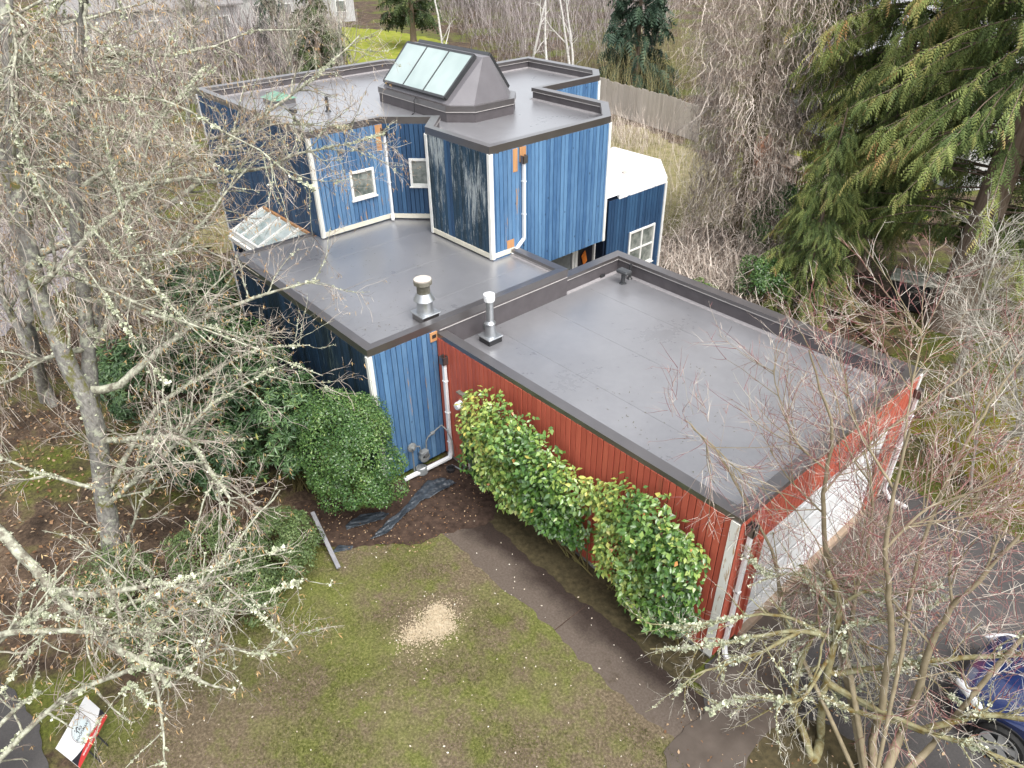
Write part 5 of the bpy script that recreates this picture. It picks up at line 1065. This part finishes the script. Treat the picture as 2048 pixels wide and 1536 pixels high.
# ------------------------------------------------------------------ evergreens
def frond_template(k=9, w=.055, q=.46):
    v = []; f = []
    for i in range(k):
        t_ = (i+.5)/k; y = t_; z = -.30*t_*t_; ln = q*(1-t_*.75)*(.55+.45*min(1, t_*4))
        for s in (-1, 1):
            b = len(v); v += [(0,y-w,z), (s*ln,y+ln*.62,z-.13), (0,y+w,z)]; f.append((b,b+1,b+2) if s > 0 else (b,b+2,b+1))
    b = len(v); v += [(-w*.6,.72,-.16), (w*.6,.72,-.16), (0,1.06,-.36)]; f.append((b,b+1,b+2))
    return np.array(v), np.array(f)
FROND = frond_template(7, .044, .27); FROND_S = frond_template(5, .09)
def conifer(name, label, base, h, rmax, rng, nb, fper, flen, mat, bark=None, zmin=.15, droop=.10, trunk_r=.3, lean=(0,0,0), tmpl=FROND, group=None, shape=None, clip=None, trunk_h=None, hang=.9):
    root = empty(name); tag(root, label, 'tree', group); b = np.array([*base, 0.0]); bark = bark or M['cedar_bark']
    th_ = trunk_h or h; n = 14; zt = np.linspace(0, th_, n); P = b+np.outer(zt/th_, [*lean, 0][:3])*th_/h; P[:, 2] = zt; R = trunk_r*(1-.85*zt/h); R[0] *= 1.5; R[1] *= 1.1
    tubes('trunk', [(P[None], R[None])], 14, bark, root)
    z = zmin*h+(1-zmin)*h*rng.random(nb)*.97; u = z/h; L = (shape(u) if shape else rmax*(1-u)**.8)*rng.uniform(.65, 1.1, nb); th = rng.random(nb)*2*np.pi
    s0 = b+np.stack([np.interp(z, zt, P[:,0]-b[0]), np.interp(z, zt, P[:,1]-b[1]), z], 1); d0 = norm(np.stack([np.cos(th), np.sin(th), np.full(nb, .12)], 1))
    if clip is not None:
        k = clip(s0, d0, L); s0, d0, L = s0[k], d0[k], L[k]
    Q = vgrow(s0, d0, L, 10, .05, droop, rng); r0 = np.full(len(L), trunk_r*.06)
    RR = taper(r0, r0*.2, 10)
    for i in range(len(Q)): tubes('bough', [(Q[i:i+1], RR[i:i+1])], 4, bark, root)
    p, tn, r, t_, _ = spawn(Q, taper(r0, r0*.2, 10), fper, rng, .18, 1.0)
    side = norm(np.cross(tn, [0,0,1.]))*rng.choice([-1,1], len(p))[:, None]; hd = norm(tn*.9+side*rng.uniform(.1,1.0,(len(p),1))+[0,0,-hang]*rng.uniform(.4,1.2,(len(p),1)))
    tint = np.clip(rng.normal(.40,.17,len(p))+.45*(t_-.5)+.07*np.sin(p[:,0]*2)+.07*np.sin(p[:,2]*1.7), 0, 1)
    me, _ = leaf_mesh('foliage', p+rng.normal(size=p.shape)*.05, norm(side*.6+[0,0,.8]+tn*.5), flen*rng.uniform(.6,1.25,len(p)), 1.0, rng, tmpl, heading=hd, spread=.25, tint=tint)
    o = link_mesh('foliage', me, mat, root); o['kind'] = 'stuff'; return root
rng = np.random.default_rng(14)
conifer('cedar_tree', 'huge drooping cedar with a broad fluted trunk at the right edge', (5.7,15.4), 17, 4.6, rng, 400, 21, .46, M['cedar_leaf'], zmin=.14, droop=.085, trunk_r=.50, group='cedars right of the house', shape=lambda u: np.interp(u, [0,.2,.35,.6,1], [4.2,4.4,4.8,4.2,1]),
        clip=lambda s, d, L: ~((d[:,0]*-.2+d[:,1]*-1.0 > .62) & (s[:,2] < 5.6)))
conifer('cedar_tree', 'dense yellow-tipped cedar with boughs sweeping down behind the garage', (1.6,17.2), 14, 3.9, rng, 470, 21, .46, M['cedar_leaf'], zmin=.08, droop=.075, trunk_r=.38, group='cedars right of the house', shape=lambda u: np.interp(u, [0,.15,.3,.57,.8,1], [1.5,1.8,2.7,4.0,3.2,.8]))
conifer('cedar_tree', 'young cedar with low sprays touching the ground behind the garage parapet', (2.0,13.2), 6.2, 2.3, rng, 150, 24, .40, M['cedar_leaf'], zmin=.06, droop=.09, trunk_r=.10, group='cedars right of the house')
conifer('evergreen_tree', 'dark bluish-green evergreen above the wooden fence', (-22.5,33.5), 11, 3.4, rng, 130, 5, .9, M['dark_needle'], zmin=.05, droop=.06, trunk_r=.2, tmpl=FROND_S, group='dark evergreens in the background', hang=.5)
conifer('evergreen_tree', 'dark evergreen behind the top of the vine-covered tree', (-9.5,37), 13, 3.6, rng, 130, 4.5, .95, M['dark_needle'], zmin=.15, droop=.05, trunk_r=.2, tmpl=FROND_S, group='dark evergreens in the background', hang=.5)
conifer('spruce_tree', 'open-branched spruce standing on the bright far lawn', (-49,33.5), 10, 4.0, rng, 95, 4.2, 1.0, M['spruce'], zmin=.22, droop=.05, trunk_r=.3, tmpl=FROND_S, group='conifers at the far lawn', hang=.5)
conifer('spruce_tree', 'dark spruce right behind the back parapet of the upper roof', (-37,17.5), 6.0, 2.6, rng, 90, 4.5, .8, M['spruce'], zmin=.05, droop=.05, trunk_r=.2, tmpl=FROND_S, group='conifers at the far lawn', hang=.5)
conifer('spruce_tree', 'slim dark spruce in front of the long pale house', (-58,28.5), 7, 1.6, rng, 60, 4, .8, M['dark_needle'], zmin=.04, droop=.03, trunk_r=.2, tmpl=FROND_S, group='conifers at the far lawn', hang=.4)
conifer('spruce_tree', 'bushy spruce left of the far lawn, partly behind bare limbs', (-43,20.5), 7.5, 3.0, rng, 85, 4, .95, M['spruce'], zmin=.05, droop=.05, trunk_r=.2, tmpl=FROND_S, group='conifers at the far lawn', hang=.5)
conifer('spruce_tree', 'small dark evergreen in front of the bright lawn, left of the slim spruce', (-52,21.5), 6.0, 2.4, rng, 70, 4, .85, M['dark_needle'], zmin=.04, droop=.03, trunk_r=.2, tmpl=FROND_S, group='conifers at the far lawn', hang=.4)
conifer('spruce_tree', 'bushy evergreen near the far corner of the upper roof', (-27,9.5), 4.2, 1.9, rng, 70, 5, .7, M['spruce'], zmin=.04, droop=.04, trunk_r=.15, tmpl=FROND_S, group='conifers at the far lawn', hang=.4)
conifer('spruce_tree', 'far spruce at the top edge behind the white birches', (-70,58), 12, 3.6, rng, 80, 3, 1.3, M['spruce'], zmin=.1, droop=.04, trunk_r=.25, tmpl=FROND_S, group='conifers at the far lawn', hang=.5)

# ------------------------------------------------------------------ broadleaf shrubs
def bush(name, label, cat, centre, rad, nleaf, lsize, width, mat, rng, lobes=40, lobe_r=.35, group=None, whorl=0, tmpl=LEAF, stems=6, up=.5, parts=0, flat_top=False):
    root = empty(name); tag(root, label, cat, group); c = np.array(centre, float); rad = np.array(rad, float)
    ld = norm(rng.normal(size=(lobes, 3))); ld[:, 2] = np.where(ld[:, 2] < -.35, -ld[:, 2], ld[:, 2]); lc = c+ld*rad*rng.uniform(.62, .86, (lobes, 1)); lr = lobe_r*rad.mean()*rng.uniform(.7, 1.25, lobes)
    k = rng.integers(0, lobes, nleaf//(whorl or 1)); d = norm(rng.normal(size=(len(k), 3))+ld[k]*.9+[0,0,.25])
    p = lc[k]+d*(lr[k]*rng.uniform(.75, 1.02, len(k)))[:, None]; ok = p[:, 2] > .03; p, d, k = p[ok], d[ok], k[ok]
    base = np.clip(rng.random(lobes)*.5+.1, 0, 1)[k]
    if whorl:
        d2 = norm(d+[0,0,.5]); e1 = norm(np.cross(d2, rng.normal(size=d2.shape))); e2 = np.cross(d2, e1); pp, nn, hh, tt = [], [], [], []
        for w_ in range(whorl):
            a = 2*np.pi*w_/whorl; o_ = e1*np.cos(a)+e2*np.sin(a); pp.append(p); hh.append(norm(o_+d2*.15-[0,0,.25])); nn.append(norm(d2+o_*.25)); tt.append(base)
        p, n, h, tt = np.concatenate(pp), np.concatenate(nn), np.concatenate(hh), np.concatenate(tt)
    else: n, h, tt = norm(d+[0,0,up]), None, base
    tt = np.clip(tt+rng.normal(size=len(p))*.18, 0, 1); sz = lsize*rng.uniform(.55, 1.3, len(p))
    finish_leaves(root, p, n, sz, width, mat, rng, tmpl, h, tt, parts)
    N = stems*6; s0 = c*[1,1,0]+np.c_[rng.normal(size=(N,2))*rad[:2]*.12, np.zeros(N)]; t0 = lc[rng.integers(0, lobes, N)]
    Q = np.stack([s0*(1-q)+t0*q+np.array([0,0,.25*rad[2]*q*(1-q)]) for q in np.linspace(0, 1, 6)], 1)
    tubes('stems', [(Q, taper(np.full(N, .018), np.full(N, .006), 6))], 4, M['log'], root)['kind'] = 'stuff'; return root
def finish_leaves(root, p, n, sz, width, mat, rng, tmpl, h, tt, parts):
    """the leaves that show largest become parts of their own, the rest one mass"""
    if parts:
        dcam = np.linalg.norm(p-CAM, axis=1)-sz*25; face = ((CAM-p)*n).sum(1)/np.linalg.norm(p-CAM, axis=1); score = -dcam*.5+face*1.5+rng.random(len(p))*2.0; order = np.argsort(-score); a, b = order[:parts], order[parts:]
        nr = norm(n[a]+.35*rng.normal(size=(parts, 3))); hh = rng.normal(size=(parts, 3)) if h is None else h[a]; y = norm(hh-(hh*nr).sum(1, keepdims=True)*nr); x = np.cross(y, nr)
        protos = []
        for q in range(10):
            v = tmpl[0]*[width, 1, 1]; me = np_mesh('leaf', v, tmpl[1], True, vtint=np.full(len(v), (q+.5)/10)); me.materials.append(mat); protos.append(me)
        for i in range(parts):
            o = bpy.data.objects.new('leaf', protos[min(9, int(tt[a[i]]*10))]); COL.objects.link(o); o.parent = root; s = sz[a[i]]
            X, Y, Z, T = x[i]*s, y[i]*s, nr[i]*s, p[a[i]]
            o.matrix_local = Matrix(((X[0],Y[0],Z[0],T[0]),(X[1],Y[1],Z[1],T[1]),(X[2],Y[2],Z[2],T[2]),(0,0,0,1)))
        p, n, sz, tt = p[b], n[b], sz[b], tt[b]; h = None if h is None else h[b]
    me, _ = leaf_mesh('foliage', p, n, sz, width, rng, tmpl, heading=h, spread=.4, tint=tt); o = link_mesh('foliage', me, mat, root); o['kind'] = 'stuff'
rng = np.random.default_rng(4)
bush('boxwood', 'big round clipped shrub with small shiny leaves at the corner of the blue wing', 'shrub', (.36,-2.55,1.36), (1.38,.98,1.42), 42000, .05, .62, M['boxwood'], rng, 90, .30, tmpl=SMALL, up=.35)
RH = 'rhododendrons along the shaded blue wall'
for c, r_, n_, lab in (((-2.2,-4.5,1.0), (1.2,.9,1.2), 3000, 'rhododendron filling the gap before the broad one'), ((-6.0,-4.9,1.0), (1.3,1.0,1.25), 3000, 'rhododendron farthest out from the wall, behind the grey trunk'), ((-8.6,-2.2,1.2), (1.2,1.1,1.5), 2600, 'rhododendron under the glazed lean-to'), ((-1.0,-3.2,1.25), (1.0,.95,1.45), 3000, 'rhododendron pressed against the left side of the round clipped shrub'), ((-2.6,-3.0,1.45), (1.2,1.0,1.65), 3600, 'broad rhododendron under the long shaded blue wall'), ((-4.7,-3.1,1.5), (1.3,1.1,1.7), 3600, 'tall dark rhododendron left of the broad one by the wall'), ((-6.9,-2.6,1.5), (1.1,1.0,1.75), 2600, 'yellow-green rhododendron at the far left corner of the wing'), ((-3.4,-4.9,.75), (1.15,.85,.95), 2600, 'low rhododendron spreading in front of the tall dark one')):
    bush('rhododendron', lab, 'shrub', c, r_, n_*2, .155, .27, M['rhodo'], rng, 46, .30, RH, whorl=8, stems=5)
LS = 'small-leaved low shrubs beside the lawn'
for c, r_, n_, lab in (((1.0,-4.55,.55), (.85,.75,.80), 12000, 'low shrub under the leaning grey plank'), ((1.45,-5.65,.45), (.85,.80,.70), 11000, 'low shrub spilling onto the lawn, second from the plank'), ((.25,-5.7,.5), (.9,.85,.75), 9000, 'low shrub behind the one spilling onto the lawn'), ((1.3,-7.0,.40), (.85,.75,.60), 8000, 'low shrub nearest the yard sign'), ((-.4,-7.3,.4), (.9,.8,.6), 7000, 'low shrub around the foot of the big grey trunk')):
    bush('low_shrub', lab, 'shrub', c, r_, n_, .050, .5, M['dull_leaf'], rng, 60, .28, LS, tmpl=SMALL, up=.4)
HB = 'dark glossy shrubs at the far side of the garage'
for c, r_, n_, lab in (((-.15,15.0,1.6), (1.0,1.0,1.7), 7000, 'tall dark holly between the vines and the cedar'), ((1.0,12.1,.8), (.95,.8,.95), 6000, 'low dark shrub right behind the garage parapet'), ((-.2,10.6,.4), (.6,.6,.5), 1800, 'small bright green shrub beside the addition')):
    bush('holly', lab, 'shrub', c, r_, n_, .085, .55, M['boxwood'] if 'bright' not in lab else M['camellia'], rng, 40, .32, HB, tmpl=SMALL)
# camellias trained flat against the red wall
def espalier(label, blobs, n, parts):
    root = empty('camellia'); tag(root, label, 'shrub', 'camellias against the red wall'); w = np.array([b[2]*b[3] for b in blobs]); k = rng.choice(len(blobs), n, p=w/w.sum()); B = np.array(blobs)[k]
    a = rng.random(n)*2*np.pi; q = np.sqrt(rng.random(n))*np.where(rng.random(n) < .05, rng.uniform(1.0,1.22,n), 1)*(1+.07*np.sin(5*a+k*1.7)+.05*np.sin(11*a+k)); x = B[:,0]+B[:,2]*q*np.cos(a); z = B[:,1]+B[:,3]*q*np.sin(a); bulge = B[:,4]*np.sqrt(np.maximum(.03, 1-q**2*.9))*(.85+.22*np.sin(x*7+z*5)*np.sin(z*6-x*3)); y = -.10-bulge*rng.uniform(.5, 1.08, n)
    ok = (z > .06)&(z < 3.2); x, y, z, q, a = x[ok], y[ok], z[ok], q[ok], a[ok]; p = np.c_[x, y, z]
    nrm = norm(np.c_[q*np.cos(a)*.8, -np.ones(len(x))*(.80-q*.4), q*np.sin(a)*.5+.85]); h = norm(np.c_[rng.normal(size=len(x))*.7, -.4*np.ones(len(x)), -.4+rng.normal(size=len(x))*.5])
    tt = np.clip(.20+.10*z+.22*np.sin(x*2.1+z*1.3)+rng.normal(size=len(x))*.17, 0, .96); tt = np.where(rng.random(len(x)) < .012, 1.0, tt)
    finish_leaves(root, p, nrm, .115*rng.uniform(.55, 1.3, len(x)), .58, M['camellia'], rng, LEAF, h, tt, parts)
    N = 26; s0 = np.c_[rng.choice([b[0] for b in blobs], N)+rng.normal(size=N)*.12, -.12-.08*rng.random(N), np.zeros(N)]; kk = rng.integers(0, len(p), N); t0 = p[kk]*[1,.6,1]
    Q = np.stack([s0*(1-f)+t0*f for f in np.linspace(0,1,6)], 1)+rng.normal(size=(N,6,3))*.03; Q[:,0] = s0; tubes('stems', [(Q, taper(np.full(N,.018), np.full(N,.006), 6))], 5, M['log'], root)['kind'] = 'stuff'
    return root
espalier('large full camellia on the red wall nearest the electric meter', [(2.40,2.25,.85,.75,.85), (2.35,1.35,.80,.80,.80), (3.1,2.45,.85,.62,.90), (3.3,1.3,.95,.85,.80), (3.9,2.2,.75,.65,.80), (4.1,1.3,.85,.8,.70), (4.65,1.95,.55,.55,.6), (4.7,1.0,.45,.5,.5), (5.15,2.2,.36,.30,.35)], 8600, 300)
espalier('sparser yellowing camellia on the red wall nearest the driveway', [(5.75,2.2,.5,.55,.55), (6.45,2.5,.75,.60,.70), (6.1,1.35,.75,.75,.65), (7.0,2.0,.62,.80,.65), (6.75,.75,.80,.65,.60), (7.2,2.3,.40,.42,.40), (7.35,1.1,.35,.6,.45)], 5600, 300)

# ------------------------------------------------------------------ grass and litter
def in_poly(q, poly):
    p = np.array(poly, float); ins = np.zeros(len(q), bool); j = len(p)-1
    for i in range(len(p)):
        c = ((p[i,1] > q[:,1]) != (p[j,1] > q[:,1])) & (q[:,0] < (p[j,0]-p[i,0])*(q[:,1]-p[i,1])/(p[j,1]-p[i,1]+1e-12)+p[i,0]); ins ^= c; j = i
    return ins
rng = np.random.default_rng(6)
LAWN = [(1.0,-4.2), (2.3,-2.0), (9.4,-1.8), (9.8,-4), (6.4,-9.4), (2.6,-8.9), (1.4,-6.2)]
q = np.c_[rng.uniform(.9, 9.9, 150000), rng.uniform(-9.6, -1.7, 150000)]; q = q[in_poly(q, LAWN)]
pat = np.sin(q[:,0]*1.7+1.3*np.sin(q[:,1]*1.1))+np.sin(q[:,1]*2.3+q[:,0]*.6)+.8*np.sin(q[:,0]*4.1-q[:,1]*3.3); keep = (pat+rng.normal(size=len(q))*.9 > -.1) & (((q-[4.12,-3.28])**2 @ [1/.36, 1/.8]) > 1); q = q[keep]; pat = pat[keep]
N = len(q); me, _ = leaf_mesh('grass', np.c_[q, np.zeros(N)], rng.normal(size=(N,3))*[1,1,.2], rng.uniform(.025,.06,N), .22, rng, SMALL, heading=norm(rng.normal(size=(N,3))*[.6,.6,0]+[0,0,1]), spread=.1, tint=np.clip(.5-.12*pat+rng.normal(size=N)*.2, 0, 1))
o = link_mesh('grass', me, M['blade']); tag(o, 'thin patchy mossy turf of the front lawn', 'grass', kind='stuff')
def litter(name, label, poly, N, size, mat, seed=0):
    p = np.array(poly, float); q = p.min(0)+(p.max(0)-p.min(0))*rng.random((N*2, 2)); q = q[in_poly(q, poly)][:N]; n = len(q)
    me, _ = leaf_mesh(name, np.c_[q, .012+rng.random(n)*.02], np.tile([0,0,1.], (n,1)), rng.uniform(size[0], size[1], n), .6, rng, LEAF, spread=.35); o = link_mesh(name, me, mat); tag(o, label, 'leaf litter', kind='stuff')
q = np.concatenate([rng.normal(size=(k_, 2))*[sx, sy]+[x_, y_] for k_, x_, y_, sx, sy in ((2600,4.12,-3.22,.13,.19), (1500,3.92,-2.98,.09,.11), (700,4.02,-3.62,.10,.13), (1000,4.28,-3.12,.10,.12), (1100,4.10,-3.3,.26,.34))])
n = len(q); me, _ = leaf_mesh('sand', np.c_[q, .008+.028*rng.random(n)], np.tile([0,0,1.], (n,1)), rng.uniform(.012,.034,n), .9, rng, SMALL, spread=.35); o = link_mesh('sand', me, M['sand']); tag(o, 'pale sand scattered on the front lawn', 'sand', kind='stuff')
litter('leaf_litter', 'brown fallen leaves and bark bits on the bare soil by the downspout', [(-.5,-3.6), (.3,-.1), (2.4,-.1), (2.6,-2.2), (1.2,-3.7)], 700, (.02,.06), M['fallen'])
litter('leaf_litter', 'scattered pale leaves on the lawn and walkway', [(1.2,-4.2), (2.3,-.8), (8.6,-.75), (9.2,-4), (6,-9), (2.6,-8.5)], 260, (.02,.05), tinted('pale_leaf', [(0, (.40,.33,.25)), (1, (.72,.68,.60))], .8))
litter('leaf_litter', 'brown leaf litter on the ground left of the house', [(-.5,-4), (1.2,-8.4), (-2,-10), (-20,-9), (-36,-4), (-20,3), (-8,-1.9)], 9000, (.05,.12), M['fallen'])
thicket('thicket', 'low twigs and dead stalks in the bed round the feet of the right-hand bare trees', [(9.3,-2.2), (9.4,-.3), (11.4,.3), (14,-.8), (14,-3)], 320, (.15,.6), M['grey_twig'], (.003,.006), .5)
litter('leaf_litter', 'fallen leaves in the bed and on the driveway at the right-hand bare trees', [(8.2,-1.8), (8.2,.2), (9.5,4.5), (14,3), (15,-3)], 1500, (.03,.08), M['fallen'])
litter('leaf_litter', 'brown leaf litter under the cedars', [(-1,9), (8,7), (9,17), (2,19), (-3,15)], 2500, (.05,.11), M['fallen'])
for nm, poly, z_, n_ in (('bare twigs and bud scales dropped on the garage roof', [(3.5,1), (7.6,.5), (7.6,5.6), (5,5.6)], 2.91, 260), ('bud scales and twigs dropped on the upper roof', [(-12,1.4), (-6.5,1.4), (-6.2,4), (-9,4), (-12,6)], 5.98, 220), ('bits of catkin dropped on the wing roof', [(-5.8,-1.3), (-.2,-1.3), (-2,2), (-5,2)], 3.45, 180)):
    p = np.array(poly, float); q = p.min(0)+(p.max(0)-p.min(0))*rng.random((n_*2, 2)); q = q[in_poly(q, poly)][:n_]; n = len(q)
    me, _ = leaf_mesh('twig_litter', np.c_[q, np.full(n, z_+.008)], np.tile([0,0,1.], (n,1)), rng.uniform(.02,.07,n), .22, rng, SMALL, spread=.15); o = link_mesh('twig_litter', me, M['log']); tag(o, nm, 'litter', kind='stuff')
